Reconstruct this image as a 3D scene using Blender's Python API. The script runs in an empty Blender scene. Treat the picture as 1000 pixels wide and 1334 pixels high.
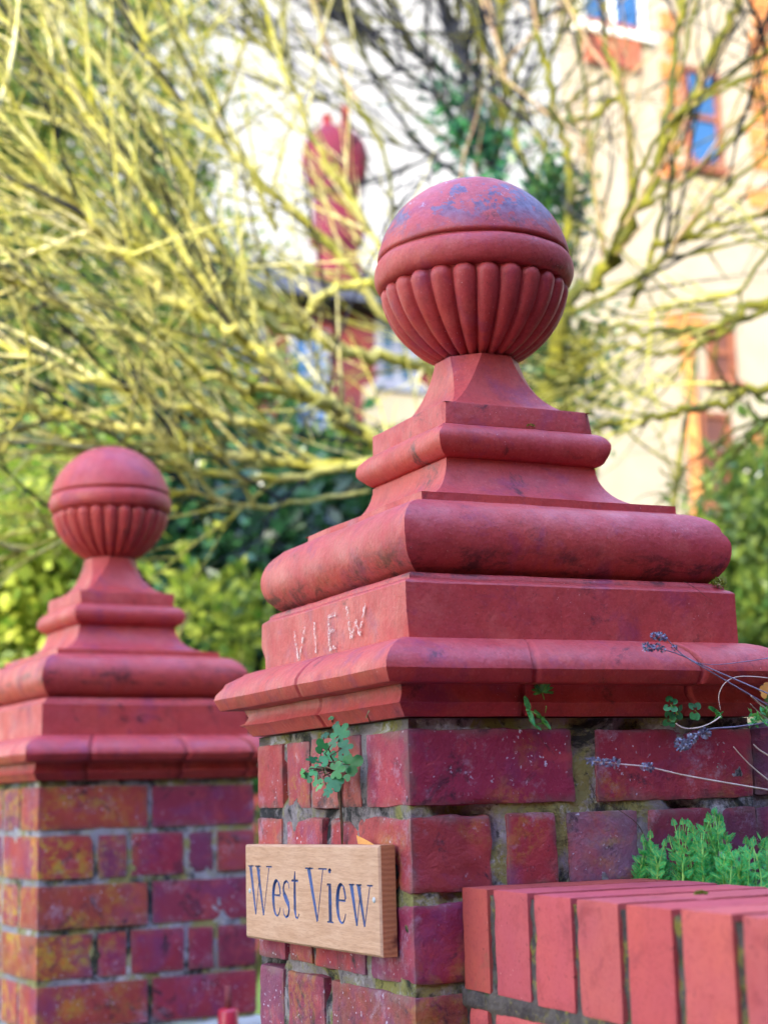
import bpy, math, random
from math import sin, cos, pi, radians, sqrt
from mathutils import Vector, Matrix, noise

sc = bpy.context.scene
col = sc.collection

# ------------------------------------------------------------------ camera
Z0 = 1.55                                   # height of the underside of the cap's base block
CAM = Vector((-0.93562, -1.69391, Z0 - 0.16597))
CR = Vector((0.90522897, -0.42413192, -0.02593514))
CU = Vector((-0.05209611, -0.17134934, 0.983832))
CF = Vector((0.42171853, 0.8892421, 0.177206))
FPX = 2103.1
cd = bpy.data.cameras.new('camera')
cam = bpy.data.objects.new('camera', cd)
col.objects.link(cam)
M = Matrix((CR, CU, -CF)).transposed().to_4x4()
M.translation = CAM
cam.matrix_world = M
cd.sensor_fit = 'HORIZONTAL'
cd.sensor_width = 36.0
cd.lens = 36.0 * FPX / 1000.0
cd.clip_start = 0.05
cd.clip_end = 2000
cd.dof.use_dof = True
cd.dof.focus_distance = 1.78
cd.dof.aperture_fstop = cd.lens / 12.6
cd.dof.aperture_blades = 0
sc.camera = cam
sc.render.resolution_x = 767
sc.render.resolution_y = 1024

# ------------------------------------------------------------------ light
SUN_EL = radians(19)
SUN_DIR = Vector((-0.72, -0.70, 0.0)).normalized() * cos(SUN_EL) + Vector((0, 0, sin(SUN_EL)))
w = bpy.data.worlds.new('World')
sc.world = w
w.use_nodes = True
nt = w.node_tree
bg = nt.nodes['Background']
sky = nt.nodes.new('ShaderNodeTexSky')
sky.sky_type = 'NISHITA'
sky.sun_disc = False
sky.sun_elevation = SUN_EL
sky.sun_rotation = math.atan2(SUN_DIR.x, SUN_DIR.y)
sky.dust_density = 1.0
sky.air_density = 1.0
tint = nt.nodes.new('ShaderNodeMix')
tint.data_type = 'RGBA'
tint.blend_type = 'MIX'
tc = nt.nodes.new('ShaderNodeTexCoord')
sx = nt.nodes.new('ShaderNodeSeparateXYZ')
mr = nt.nodes.new('ShaderNodeMapRange')
mr.inputs['From Min'].default_value = 0.50
mr.inputs['From Max'].default_value = 0.80
mr.inputs['To Min'].default_value = 0.92
mr.inputs['To Max'].default_value = 0.0
nt.links.new(tc.outputs['Generated'], sx.inputs[0])
nt.links.new(sx.outputs['Z'], mr.inputs['Value'])
sy = nt.nodes.new('ShaderNodeMapRange')                     # it thins out behind the camera
sy.inputs['From Min'].default_value = 0.0; sy.inputs['From Max'].default_value = 0.4
sy.inputs['To Min'].default_value = 0.0; sy.inputs['To Max'].default_value = 1.0
nt.links.new(sx.outputs['Y'], sy.inputs['Value'])
fm = nt.nodes.new('ShaderNodeMath'); fm.operation = 'MULTIPLY'
nt.links.new(mr.outputs[0], fm.inputs[0]); nt.links.new(sy.outputs[0], fm.inputs[1])
nt.links.new(fm.outputs[0], tint.inputs['Factor'])
nt.links.new(sky.outputs[0], tint.inputs['A'])
wx = nt.nodes.new('ShaderNodeMapRange')                     # unseen west (-x) side boosted, to brighten the left faces
wx.inputs['From Min'].default_value = -1.0; wx.inputs['From Max'].default_value = 0.1
wx.inputs['To Min'].default_value = 3.4; wx.inputs['To Max'].default_value = 1.0
nt.links.new(sx.outputs['X'], wx.inputs['Value'])
cl = nt.nodes.new('ShaderNodeVectorMath'); cl.operation = 'SCALE'
cl.inputs[0].default_value = (2.05, 1.93, 1.78)              # bright thin cream cloud low in the sky
nt.links.new(wx.outputs[0], cl.inputs['Scale'])
nt.links.new(cl.outputs[0], tint.inputs['B'])
sky_fill = nt.nodes.new('ShaderNodeMapRange')                   # added bluish brightness overhead, unseen, to lift the light on the pillars
sky_fill.inputs['From Min'].default_value = 0.55; sky_fill.inputs['From Max'].default_value = 0.9
nt.links.new(sx.outputs['Z'], sky_fill.inputs['Value'])
vc = nt.nodes.new('ShaderNodeVectorMath'); vc.operation = 'SCALE'
vc.inputs[0].default_value = (2.3, 2.9, 6.0)
nt.links.new(sky_fill.outputs[0], vc.inputs['Scale'])
va = nt.nodes.new('ShaderNodeVectorMath'); va.operation = 'ADD'
nt.links.new(tint.outputs['Result'], va.inputs[0]); nt.links.new(vc.outputs[0], va.inputs[1])
nt.links.new(va.outputs[0], bg.inputs['Color'])
bg.inputs['Strength'].default_value = 0.15

sl = bpy.data.lights.new('sun', 'SUN')
sl.energy = 2.4
sl.angle = radians(0.53)
sl.color = (1.0, 0.92, 0.78)
so = bpy.data.objects.new('sun', sl)
col.objects.link(so)
so.rotation_euler = SUN_DIR.to_track_quat('Z', 'Y').to_euler()
so.location = (0, -5, 9)

sc.view_settings.view_transform = 'Standard'
sc.view_settings.look = 'None'
sc.view_settings.exposure = 2.25
sc.view_settings.gamma = 1.0
sc.render.engine = 'CYCLES'

# ------------------------------------------------------------------ helpers
def ray(x, y):
    return CF + CR * ((x - 500) / FPX) - CU * ((y - 667) / FPX)
def onY(x, y, Y):
    d = ray(x, y); return CAM + d * ((Y - CAM.y) / d.y)
def onX(x, y, X):
    d = ray(x, y); return CAM + d * ((X - CAM.x) / d.x)
def onD(x, y, D):
    return CAM + ray(x, y) * D

def tag(o, label=None, cat=None, group=None, kind=None):
    if label: o['label'] = label
    if cat: o['category'] = cat
    if group: o['group'] = group
    if kind: o['kind'] = kind
    return o

def empty(name, loc, label, cat, group=None, rz=0.0):
    o = bpy.data.objects.new(name, None)
    col.objects.link(o)
    o.location = loc
    o.rotation_euler = (0, 0, rz)
    o.empty_display_size = 0.1
    return tag(o, label, cat, group)

class MB:
    def __init__(s):
        s.v = []; s.f = []; s.c = []; s.sm = []
    def add(s, vs, fs, c=None, smooth=True):
        b = len(s.v)
        s.v.extend([tuple(p) for p in vs])
        s.f.extend([tuple(i + b for i in f) for f in fs])
        s.sm.extend([smooth] * len(fs))
        s.c.extend([c or (1, 1, 1)] * len(vs))
    def box(s, a, b, c=None):
        x0, y0, z0 = a; x1, y1, z1 = b
        vs = [(x0, y0, z0), (x1, y0, z0), (x1, y1, z0), (x0, y1, z0), (x0, y0, z1), (x1, y0, z1), (x1, y1, z1), (x0, y1, z1)]
        s.add(vs, [(0, 3, 2, 1), (4, 5, 6, 7), (0, 1, 5, 4), (1, 2, 6, 5), (2, 3, 7, 6), (3, 0, 4, 7)], c, False)
    def tube(s, pts, rad, sides=5, c=None, cap=True):
        pts = [Vector(p) for p in pts]
        n = len(pts)
        if n < 2: return
        t = (pts[1] - pts[0]).normalized()
        u = t.orthogonal().normalized()
        vs = []; fs = []
        for i, p in enumerate(pts):
            t = (pts[min(i + 1, n - 1)] - pts[max(i - 1, 0)])
            if t.length < 1e-9: t = Vector((0, 0, 1))
            t.normalize()
            u = (u - t * u.dot(t))
            u = u.normalized() if u.length > 1e-6 else t.orthogonal().normalized()
            wv = t.cross(u)
            r = rad[i] if isinstance(rad, (list, tuple)) else rad
            for k in range(sides):
                a = 2 * pi * k / sides
                vs.append(p + u * (r * cos(a)) + wv * (r * sin(a)))
        for i in range(n - 1):
            for k in range(sides):
                k2 = (k + 1) % sides
                fs.append((i * sides + k, i * sides + k2, (i + 1) * sides + k2, (i + 1) * sides + k))
        if cap:
            fs.append(tuple(range(sides - 1, -1, -1)))
            fs.append(tuple((n - 1) * sides + k for k in range(sides)))
        s.add(vs, fs, c)
    def build(s, name, mat, parent=None, origin=(0, 0, 0), color=False):
        me = bpy.data.meshes.new(name)
        o3 = Vector(origin)
        me.from_pydata([tuple(Vector(p) - o3) for p in s.v], [], s.f)
        me.polygons.foreach_set('use_smooth', s.sm)
        if color:
            ca = me.color_attributes.new('tone', 'FLOAT_COLOR', 'POINT')
            flat = []
            for c in s.c: flat.extend((c[0], c[1], c[2], 1.0))
            ca.data.foreach_set('color', flat)
        me.materials.append(mat)
        me.update()
        o = bpy.data.objects.new(name, me)
        col.objects.link(o)
        if parent: o.parent = parent
        elif any(origin): o.location = origin
        return o

def nz(p, s, seed=0.0):
    return noise.noise(Vector((p[0] * s + seed, p[1] * s + seed * 1.7, p[2] * s - seed)))
def nv(p, s, seed=0.0):
    return noise.noise_vector(Vector((p[0] * s + seed, p[1] * s + seed * 1.7, p[2] * s - seed)))

# ------------------------------------------------------------------ materials
class NM:
    def __init__(s, name):
        s.m = bpy.data.materials.new(name)
        s.m.use_nodes = True
        s.t = s.m.node_tree
        s.b = s.t.nodes['Principled BSDF']
        s.g = s.t.nodes.new('ShaderNodeNewGeometry').outputs['Position']
    def n(s, k): return s.t.nodes.new(k)
    def lk(s, a, b): s.t.links.new(a, b)
    def put(s, sock, v):
        if hasattr(v, 'is_output') or isinstance(v, bpy.types.NodeSocket): s.lk(v, sock)
        elif isinstance(v, tuple) and len(v) == 3: sock.default_value = (*v, 1)
        else: sock.default_value = v
    def coord(s, sx=1, sy=1, sz=1, off=(0, 0, 0)):
        m = s.n('ShaderNodeMapping'); s.lk(s.g, m.inputs[0])
        m.inputs['Scale'].default_value = (sx, sy, sz); m.inputs['Location'].default_value = off
        return m.outputs[0]
    def noise(s, scale, detail=5, rough=0.6, co=None, dist=0.0):
        t = s.n('ShaderNodeTexNoise'); s.lk(co or s.g, t.inputs['Vector'])
        t.inputs['Scale'].default_value = scale; t.inputs['Detail'].default_value = detail
        t.inputs['Roughness'].default_value = rough; t.inputs['Distortion'].default_value = dist
        return t.outputs['Fac']
    def vor(s, scale, co=None, out='Distance', rnd=1.0):
        t = s.n('ShaderNodeTexVoronoi'); s.lk(co or s.g, t.inputs['Vector'])
        t.inputs['Scale'].default_value = scale; t.inputs['Randomness'].default_value = rnd
        return t.outputs[out]
    def rng(s, v, a, b, c=0.0, d=1.0):
        m = s.n('ShaderNodeMapRange'); s.lk(v, m.inputs[0])
        m.inputs[1].default_value = a; m.inputs[2].default_value = b
        m.inputs[3].default_value = c; m.inputs[4].default_value = d
        return m.outputs[0]
    def math(s, op, a, b=None):
        m = s.n('ShaderNodeMath'); m.operation = op; s.put(m.inputs[0], a)
        if b is not None: s.put(m.inputs[1], b)
        return m.outputs[0]
    def mix(s, f, a, b, mode='MIX'):
        m = s.n('ShaderNodeMix'); m.data_type = 'RGBA'; m.blend_type = mode
        s.put(m.inputs['Factor'], f); s.put(m.inputs['A'], a); s.put(m.inputs['B'], b)
        return m.outputs['Result']
    def bump(s, h, st=0.3, d=0.002):
        b = s.n('ShaderNodeBump'); s.lk(h, b.inputs['Height'])
        b.inputs['Strength'].default_value = st; b.inputs['Distance'].default_value = d
        s.lk(b.outputs[0], s.b.inputs['Normal'])
    def fin(s, color, rough=0.8, spec=0.3):
        s.put(s.b.inputs['Base Color'], color); s.put(s.b.inputs['Roughness'], rough)
        s.b.inputs['Specular IOR Level'].default_value = spec
        return s.m
    def attr(s, name='tone'):
        a = s.n('ShaderNodeAttribute'); a.attribute_name = name; return a.outputs['Color']
    def z(s):
        x = s.n('ShaderNodeSeparateXYZ'); s.lk(s.g, x.inputs[0]); return x.outputs['Z']

def m_terracotta(name, lichen=False):
    m = NM(name)
    c = m.mix(m.rng(m.noise(7, 4), .35, .65), (.47, .060, .050), (.42, .046, .058))
    c = m.mix(m.rng(m.noise(45, 6, .75), .45, .70, 0, .6), c, (.28, .026, .024))
    c = m.mix(m.rng(m.noise(21, 6, .7, m.coord(off=(0, 7, 3))), .52, .70, 0, .45), c, (.50, .12, .10))
    pur = m.math('MULTIPLY', m.rng(m.noise(15, 7, .68, m.coord(off=(3, 1, 7)), .3), .54, .70), .6)
    c = m.mix(pur, c, (.16, .022, .11))
    c = m.mix(m.rng(m.noise(260, 3, .6), .54, .68, 0, .3), c, (.20, .018, .02))
    c = m.mix(m.rng(m.noise(340, 3, .6, m.coord(off=(4, 4, 4))), .58, .70, 0, .22), c, (.62, .20, .18))
    stk = m.math('MULTIPLY', m.rng(m.noise(1, 6, .7, m.coord(30, 30, 5, (2, 2, 2))), .55, .70), .45)
    c = m.mix(stk, c, (.22, .03, .05))
    blk = m.math('MULTIPLY', m.rng(m.noise(13, 10, .80, m.coord(off=(9, 4, 2)), .4), .585, .67), .85)
    c = m.mix(blk, c, (.045, .014, .022))
    speck = m.rng(m.vor(230, m.coord(off=(1, 2, 3))), .06, .13, 1, 0)
    c = m.mix(m.math('MULTIPLY', speck, m.rng(m.noise(11, 3), .47, .56)), c, (.045, .012, .016))
    wsp = m.math('MULTIPLY', m.rng(m.vor(150, m.coord(off=(5, 5, 5))), .05, .10, 1, 0), m.rng(m.noise(14, 3, .5, m.coord(off=(8, 0, 1))), .52, .62))
    c = m.mix(m.math('MULTIPLY', wsp, .7), c, (.75, .50, .50))
    so_ = m.math('MULTIPLY', m.rng(m.noise(17, 9, .8, m.coord(1, 1, 2, (4, 9, 1)), .4), .50, .60), m.math('MULTIPLY', m.rng(m.z(), Z0 + .062, Z0 + .068), m.rng(m.z(), Z0 + .086, Z0 + .110, 1, 0)))  # soot stains that also paint shade into the underside of the large roll
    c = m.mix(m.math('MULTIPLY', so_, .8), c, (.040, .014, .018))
    if lichen:
        li = m.math('MULTIPLY', m.rng(m.noise(11, 10, .74, m.coord(off=(2, 6, 1)), .3), .50, .53), m.rng(m.z(), Z0 + .492, Z0 + .535))
        lc = m.mix(m.rng(m.noise(90, 6, .7), .4, .6), (.045, .040, .11), (.13, .12, .21))
        c = m.mix(m.math('MULTIPLY', li, .9), c, lc)
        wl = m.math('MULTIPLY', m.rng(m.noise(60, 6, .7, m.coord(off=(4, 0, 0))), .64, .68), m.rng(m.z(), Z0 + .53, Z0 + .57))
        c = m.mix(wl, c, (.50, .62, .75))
    h = m.math('ADD', m.noise(160, 5, .6), m.math('MULTIPLY', m.noise(30, 4), 2.0))
    h = m.math('SUBTRACT', h, m.math('MULTIPLY', speck, 1.2))
    m.bump(h, .5, .0014)
    return m.fin(c, m.rng(m.noise(20, 4), .3, .7, .36, .66), .45)

def m_brick(name, yellow=.0, far=False):
    m = NM(name)
    t = m.mix(1.0, m.attr(), (.84, .84, .84), 'MULTIPLY')
    c = m.mix(m.rng(m.noise(30, 6, .7), .3, .7, 0, .55), t, (.24, .022, .060))
    c = m.mix(m.rng(m.noise(14, 6, .7, m.coord(off=(3, 3, 1)), .4), .52, .66, 0, .5), c, (.50, .075, .075))
    c = m.mix(m.rng(m.noise(9, 6, .7, m.coord(off=(7, 1, 1)), .4), .50, .64, 0, .65), c, (.17, .04, .14))
    dk = m.rng(m.noise(17, 9, .78, m.coord(off=(1, 9, 4)), .7), .555, .64, 0, .9)
    c = m.mix(dk, c, (.030, .018, .032))
    ye = m.math('MULTIPLY', m.rng(m.noise(8, 3, .5, m.coord(off=(5, 2, 8))), .54 - yellow, .62 - yellow), m.rng(m.noise(42, 8, .75), .46, .56, 0, .9))
    if far:
        sp = m.n('ShaderNodeSeparateXYZ'); m.lk(m.g, sp.inputs[0])
        ye = m.math('MULTIPLY', ye, m.rng(sp.outputs['X'], -.22, -.02, 1.0, .0))
    else: ye = m.math('MULTIPLY', ye, .38)
    c = m.mix(ye, c, m.mix(m.rng(m.noise(60, 3), .4, .6), (.40, .30, .03), (.50, .17, .02)))
    gy = m.math('MULTIPLY', m.rng(m.noise(16, 10, .82, m.coord(off=(0, 4, 4))), .55, .66), .5)
    c = m.mix(gy, c, (.40, .32, .42))
    wsp = m.math('MULTIPLY', m.rng(m.noise(170, 3, .6), .655, .69), m.rng(m.noise(7, 5, .6, m.coord(off=(6, 2, 2))), .46, .60))
    c = m.mix(m.math('MULTIPLY', wsp, .95), c, (.62, .64, .80))
    h = m.math('ADD', m.noise(220, 6, .7), m.math('MULTIPLY', m.noise(55, 6, .7), 2.0))
    m.bump(h, .6, .0018)
    return m.fin(c, m.rng(m.noise(20, 4), .3, .7, .5, .9), .35)

def m_mortar(name, pale=False):
    m = NM(name)
    c = m.mix(m.rng(m.noise(25, 8, .7), .35, .65), (.24, .21, .22), (.44, .40, .42))
    if pale: c = m.mix(.6, c, (.42, .46, .56))
    c = m.mix(m.rng(m.noise(11, 6, .7, m.coord(off=(8, 1, 3)), .5), .47, .57, 0, .85), c, (.34, .33, .08))
    c = m.mix(m.rng(m.noise(9, 8, .75, m.coord(off=(2, 7, 3)), .3), .54, .60, 0, .85), c, (.62, .62, .68))
    c = m.mix(m.rng(m.noise(10, 8, .74, m.coord(off=(1, 1, 6)), .5), .50, .58, 0, .92), c, (.022, .028, .032))
    c = m.mix(m.rng(m.noise(75, 6, .7, m.coord(off=(2, 1, 9))), .58, .66, 0, .7), c, (.025, .02, .03))
    h = m.math('ADD', m.noise(240, 6, .75), m.math('MULTIPLY', m.noise(60, 7, .75), 3.0))
    m.bump(h, 1.0, .003)
    return m.fin(c, .95, .15)

def m_two(name, a, b, scale=20, rough=.8, bump=.3, bscale=120, spec=.3, lo=.4, hi=.6, dist=.002):
    m = NM(name)
    c = m.mix(m.rng(m.noise(scale, 6, .65), lo, hi), a, b)
    m.bump(m.noise(bscale, 5, .65), bump, dist)
    return m.fin(c, rough, spec)

def m_leaf(name, a, b, scale=6, trans=.35, rough=.42, spec=.5):
    m = NM(name)
    gi = m.n('ShaderNodeNewGeometry')
    r = gi.outputs['Random Per Island']
    c = m.mix(r, a, b)
    c = m.mix(m.rng(m.noise(scale, 3), .35, .65, 0, .5), c, tuple(x * .6 for x in a))
    m.fin(c, rough, spec)
    tr = m.n('ShaderNodeBsdfTranslucent'); m.put(tr.inputs[0], c)
    ms = m.n('ShaderNodeMixShader'); ms.inputs[0].default_value = trans
    m.lk(m.b.outputs[0], ms.inputs[1]); m.lk(tr.outputs[0], ms.inputs[2])
    m.lk(ms.outputs[0], m.t.nodes['Material Output'].inputs[0])
    return m.m

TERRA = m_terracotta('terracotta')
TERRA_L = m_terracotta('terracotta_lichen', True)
BRICK = m_brick('old_brick')
BRICK_Y = m_brick('old_brick_yellow_lichen', .10, True)
MORTAR = m_mortar('old_mortar')
MORTAR_P = m_mortar('pale_mortar', True)

def m_smooth_brick():
    m = NM('smooth_red_brick')
    c = m.mix(m.rng(m.noise(10, 4), .35, .65), (.54, .104, .090), (.47, .085, .098))
    c = m.mix(1.0, c, m.attr(), 'MULTIPLY')
    c = m.mix(m.rng(m.noise(26, 9, .75, m.coord(off=(3, 3, 3)), .4), .52, .68, 0, .7), c, (.24, .035, .045))
    c = m.mix(m.rng(m.noise(300, 3, .6), .54, .70, 0, .4), c, (.24, .03, .03))
    c = m.mix(m.rng(m.noise(8, 8, .75, m.coord(off=(9, 3, 3)), .5), .60, .68, 0, .5), c, (.10, .09, .04))
    c = m.mix(m.math('MULTIPLY', m.rng(m.noise(150, 4, .7), .64, .70), .8), c, (.10, .02, .025))
    c = m.mix(m.rng(m.noise(60, 6, .7), .5, .75, 0, .4), c, (.40, .045, .05))
    c = m.mix(m.math('MULTIPLY', m.rng(m.vor(90), .05, .09, 1, 0), m.rng(m.noise(20, 3), .5, .6, 0, .5)), c, (.75, .35, .33))
    m.bump(m.math('ADD', m.noise(200, 4, .6), m.noise(45, 4)), .3, .001)
    return m.fin(c, .72, .3)
SMOOTHB = m_smooth_brick()

# ------------------------------------------------------------------ setting
GR = m_two('ground_mix', (.050, .055, .03), (.08, .08, .05), 3, .95, .5, 40)
PAV = m_two('paving_stone', (.045, .043, .042), (.07, .066, .064), 4, .9, .5, 60)
SOIL = m_two('dark_soil', (.05, .035, .025), (.11, .075, .05), 18, 1, 1, 90, dist=.01)
LAWN = m_two('lawn_green', (.07, .13, .02), (.13, .19, .03), 5, .95, .7, 70, dist=.01)

g = MB(); g.box((-400, -400, -.6), (400, 900, 0)); tag(g.build('ground', GR), kind='structure')
g = MB(); g.box((-9, -6.5, .001), (9, -.75, .006)); tag(g.build('pavement', PAV), kind='structure')
g = MB(); g.box((-4, -.75, .001), (1.2, 9, .005)); tag(g.build('garden_path', PAV), kind='structure')
g = MB(); g.box((-30, 2.6, .006), (30, 60, .012)); tag(g.build('lawn', LAWN), kind='structure')
# raised bed behind the low wall
sb = MB()
NX, NY = 44, 60
vs = []; fs = []
for i in range(NX + 1):
    for j in range(NY + 1):
        x = .045 + 1.6 * (i / NX) ** 1.3
        y = -.17 - 3.2 * (j / NY)
        if i == 0: x = .03
        vs.append((x, y, Z0 - .285 + .012 * nz((x, y, 0), 25) + .02 * nz((x, y, 1), 6)))
for i in range(NX):
    for j in range(NY):
        a = i * (NY + 1) + j
        fs.append((a, a + 1, a + NY + 2, a + NY + 1))
sb.add(vs, fs)
# sides of the bed down to the ground
sb.box((.03, -3.37, .02), (1.645, -.17, Z0 - .32))
tag(sb.build('raised_soil', SOIL), kind='structure')

# ------------------------------------------------------------------ gate pillars
def strip_ring(mb, seg, sides=4, nsub=26, seed=0., amp=.0011, joints=None, chip=0., closed_top=False):
    """square moulding: seg = [(half width, height)...]; each face its own strip so the mitres stay crisp"""
    for q in range(4):
        rot = [(0, -1), (1, 0), (0, 1), (-1, 0)][q]
        # parameter list along the face (-1..1)
        ts = [-1 + 2 * i / nsub for i in range(nsub + 1)]
        jl = (joints or {}).get(q, [])
        hmax = max(h for h, z in seg)
        for j in jl:
            t = j / hmax
            ts += [t - .0034 / hmax, t - .0016 / hmax, t, t + .0016 / hmax, t + .0034 / hmax]
        ts = sorted(set(round(t, 5) for t in ts))
        vs = []; fs = []
        for k, (h, z) in enumerate(seg):
            for t in ts:
                tx = t * h
                inset = 0.
                off = 0.
                for j in jl:
                    if abs(t * hmax - j) < .002: inset = .0070
                    if t * hmax > j: off += (.0009 if (int(abs(j) * 1000) % 2) else -.0007)
                hh = h - inset + off
                if q == 0: p = (tx, -hh, z)
                elif q == 1: p = (hh, tx, z)
                elif q == 2: p = (-tx, hh, z)
                else: p = (-hh, -tx, z)
                if jl and q == 3: pass
                d = nv(p, 9, seed) * amp + nv(p, 45, seed + 5) * amp * .35
                if chip:
                    e = 1 - abs(t)
                    if e < .06:
                        cc = max(0, nz(p, 60, seed + 9) - .15)
                        s_ = -chip * cc * (1 - e / .06)
                        d += Vector((p[0], p[1], 0)).normalized() * s_
                vs.append((p[0] + d.x, p[1] + d.y, p[2] + d.z))
        n = len(ts)
        for k in range(len(seg) - 1):
            for i in range(n - 1):
                a = k * n + i
                fs.append((a, a + n, a + n + 1, a + 1))
        mb.add(vs, fs)

def cap_face(mb, h, z, up=True):
    vs = [(-h, -h, z), (h, -h, z), (h, h, z), (-h, h, z)]
    mb.add(vs, [(0, 1, 2, 3) if up else (3, 2, 1, 0)], None, False)

def arc(cx, cz, r, a0, a1, n=12):
    return [(cx + r * cos(radians(a0 + (a1 - a0) * i / n)), cz + r * sin(radians(a0 + (a1 - a0) * i / n))) for i in range(n + 1)]

def brick_solid(mb, a, b, tone, res, seed, rad=.005, rough=.0012, erode=0., crisp=False, smear=0.):
    """rounded, worn brick; a, b opposite corners"""
    ax, ay, az = a; bx, by, bz = b
    ctr = Vector(((ax + bx) / 2, (ay + by) / 2, (az + bz) / 2))
    hs = Vector(((bx - ax) / 2, (by - ay) / 2, (bz - az) / 2))
    for ax_i in range(3):
        for sgn in (-1, 1):
            u_i, v_i = [(1, 2), (2, 0), (0, 1)][ax_i]
            nu = max(2, int(2 * hs[u_i] / res)); nv_ = max(2, int(2 * hs[v_i] / res))
            vs = []; fs = []; cs = []
            for i in range(nu + 1):
                for j in range(nv_ + 1):
                    p = Vector((0, 0, 0))
                    p[ax_i] = sgn * hs[ax_i]
                    p[u_i] = -hs[u_i] + 2 * hs[u_i] * i / nu
                    p[v_i] = -hs[v_i] + 2 * hs[v_i] * j / nv_
                    wp = ctr + p
                    r = rad * (1 + .9 * nz(wp, 30, seed)) + rad * 1.6 * max(0, nz(wp, 14, seed + 3) - .1) + erode * .6 * max(0, .3 + nz(wp, 22, seed + 8))
                    r = max(.001, r)
                    if crisp: r = rad * (1 + .5 * nz(wp, 40, seed)) + .009 * max(0, nz(wp, 50, seed + 3) - .36)
                    q = Vector([max(-hs[k] + r, min(hs[k] - r, p[k])) for k in range(3)])
                    d = p - q
                    if d.length > 1e-7: pp = q + d.normalized() * r
                    else: pp = p
                    dd = rough * (nz(wp, 60, seed) + .6 * nz(wp, 150, seed + 2)) + rough * 1.4 * nz(wp, 16, seed)
                    if erode:
                        dd -= erode * max(0, .35 + nz(wp, 26, seed + 4)) + erode * .35 * abs(nz(wp, 110, seed + 1))
                    nrm = Vector((0, 0, 0)); nrm[ax_i] = sgn
                    nn = (d.normalized() if d.length > 1e-7 else nrm)
                    pp = pp + nn * dd
                    vs.append(ctr + pp)
                    if smear:
                        ed = min(hs[u_i] - abs(p[u_i]), hs[v_i] - abs(p[v_i]))
                        f_ = max(0, min(1, 1.0 - ed / .007 + 1.5 * nz(wp, 34, seed + 6) + .8 * nz(wp, 110, seed + 7))) * smear
                        g_ = .6 + .5 * nz(wp, 25, 3)
                        cs.append(tuple(tone[q_] * (1 - f_) + (.27, .23, .20)[q_] * g_ * f_ for q_ in range(3)))
            for i in range(nu):
                for j in range(nv_):
                    k = i * (nv_ + 1) + j
                    f = (k, k + nv_ + 1, k + nv_ + 2, k + 1)
                    fs.append(f if sgn > 0 else f[::-1])
            mb.add(vs, fs, tone)
            if smear: mb.c[-len(cs):] = cs

HB = .2152
ODD_R = [(-.2152, -.020), (.008, .2152)]
ODD_L = [(-.2152, -.112), (-.098, .038), (.048, .119), (.129, .2152)]
EVE_R = [(-.2152, -.120), (-.104, -.045), (-.032, .058), (.071, .154), (.166, .2152)]
FAR_PAT = ([(-.2152, -.004), (.005, .2152)], [(-.2152, -.112), (-.102, -.002), (.008, .104), (.114, .2152)],
           [(-.2152, -.110), (-.101, -.046), (-.037, .068), (.077, .128), (.137, .2152)], [(-.2152, -.004), (.006, .112), (.122, .2152)])
EVE_L = [(-.2152, -.006), (.012, .122), (.135, .2152)]

TONES = [(.36, .035, .06), (.42, .05, .05), (.30, .03, .075), (.46, .075, .06), (.24, .03, .07), (.38, .06, .08), (.20, .045, .12)]

def brick_course(mb, z0, z1, odd, res, rnd, tones, seed, ero, far=False):
    R = ODD_R if odd else EVE_R
    L = ODD_L if odd else EVE_L
    if far: R, L = (FAR_PAT[0], FAR_PAT[1]) if odd else (FAR_PAT[2], FAR_PAT[3])
    dl = L[0][1] + HB
    dlast = HB - L[-1][0]
    idx = 0
    for rot in (1, -1):
        def put(x0, x1, y0, y1, tone, er):
            if rot < 0: x0, x1, y0, y1 = -x1, -x0, -y1, -y0
            brick_solid(mb, (x0, y0, z0 + rnd.uniform(-.001, .001)), (x1, y1, z1 + rnd.uniform(-.001, .001)), tone, res, seed + rnd.random() * 40, erode=er, rad=.0028 if far else .0034, rough=.0007 if far else .0011, smear=.45 if far else .75)
        for k, (x0, x1) in enumerate(R):
            dep = dl if k == 0 else (dlast if k == len(R) - 1 else .1)
            tn = tones.get(('R', k)) if rot > 0 else None
            j = rnd.uniform(-.0015, .0015)
            put(x0, x1, -HB + j, -HB + dep, tn or rnd.choice(TONES), (ero.get(('R', k), 0) if rot > 0 else 0))
        for k, (y0, y1) in enumerate(L):
            if k in (0, len(L) - 1): continue
            tn = tones.get(('L', k)) if rot > 0 else None
            put(-HB + rnd.uniform(-.001, .0015), -HB + .1, y0, y1, tn or rnd.choice(TONES), (ero.get(('L', k), 0.0005) if rot > 0 else 0))

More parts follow.
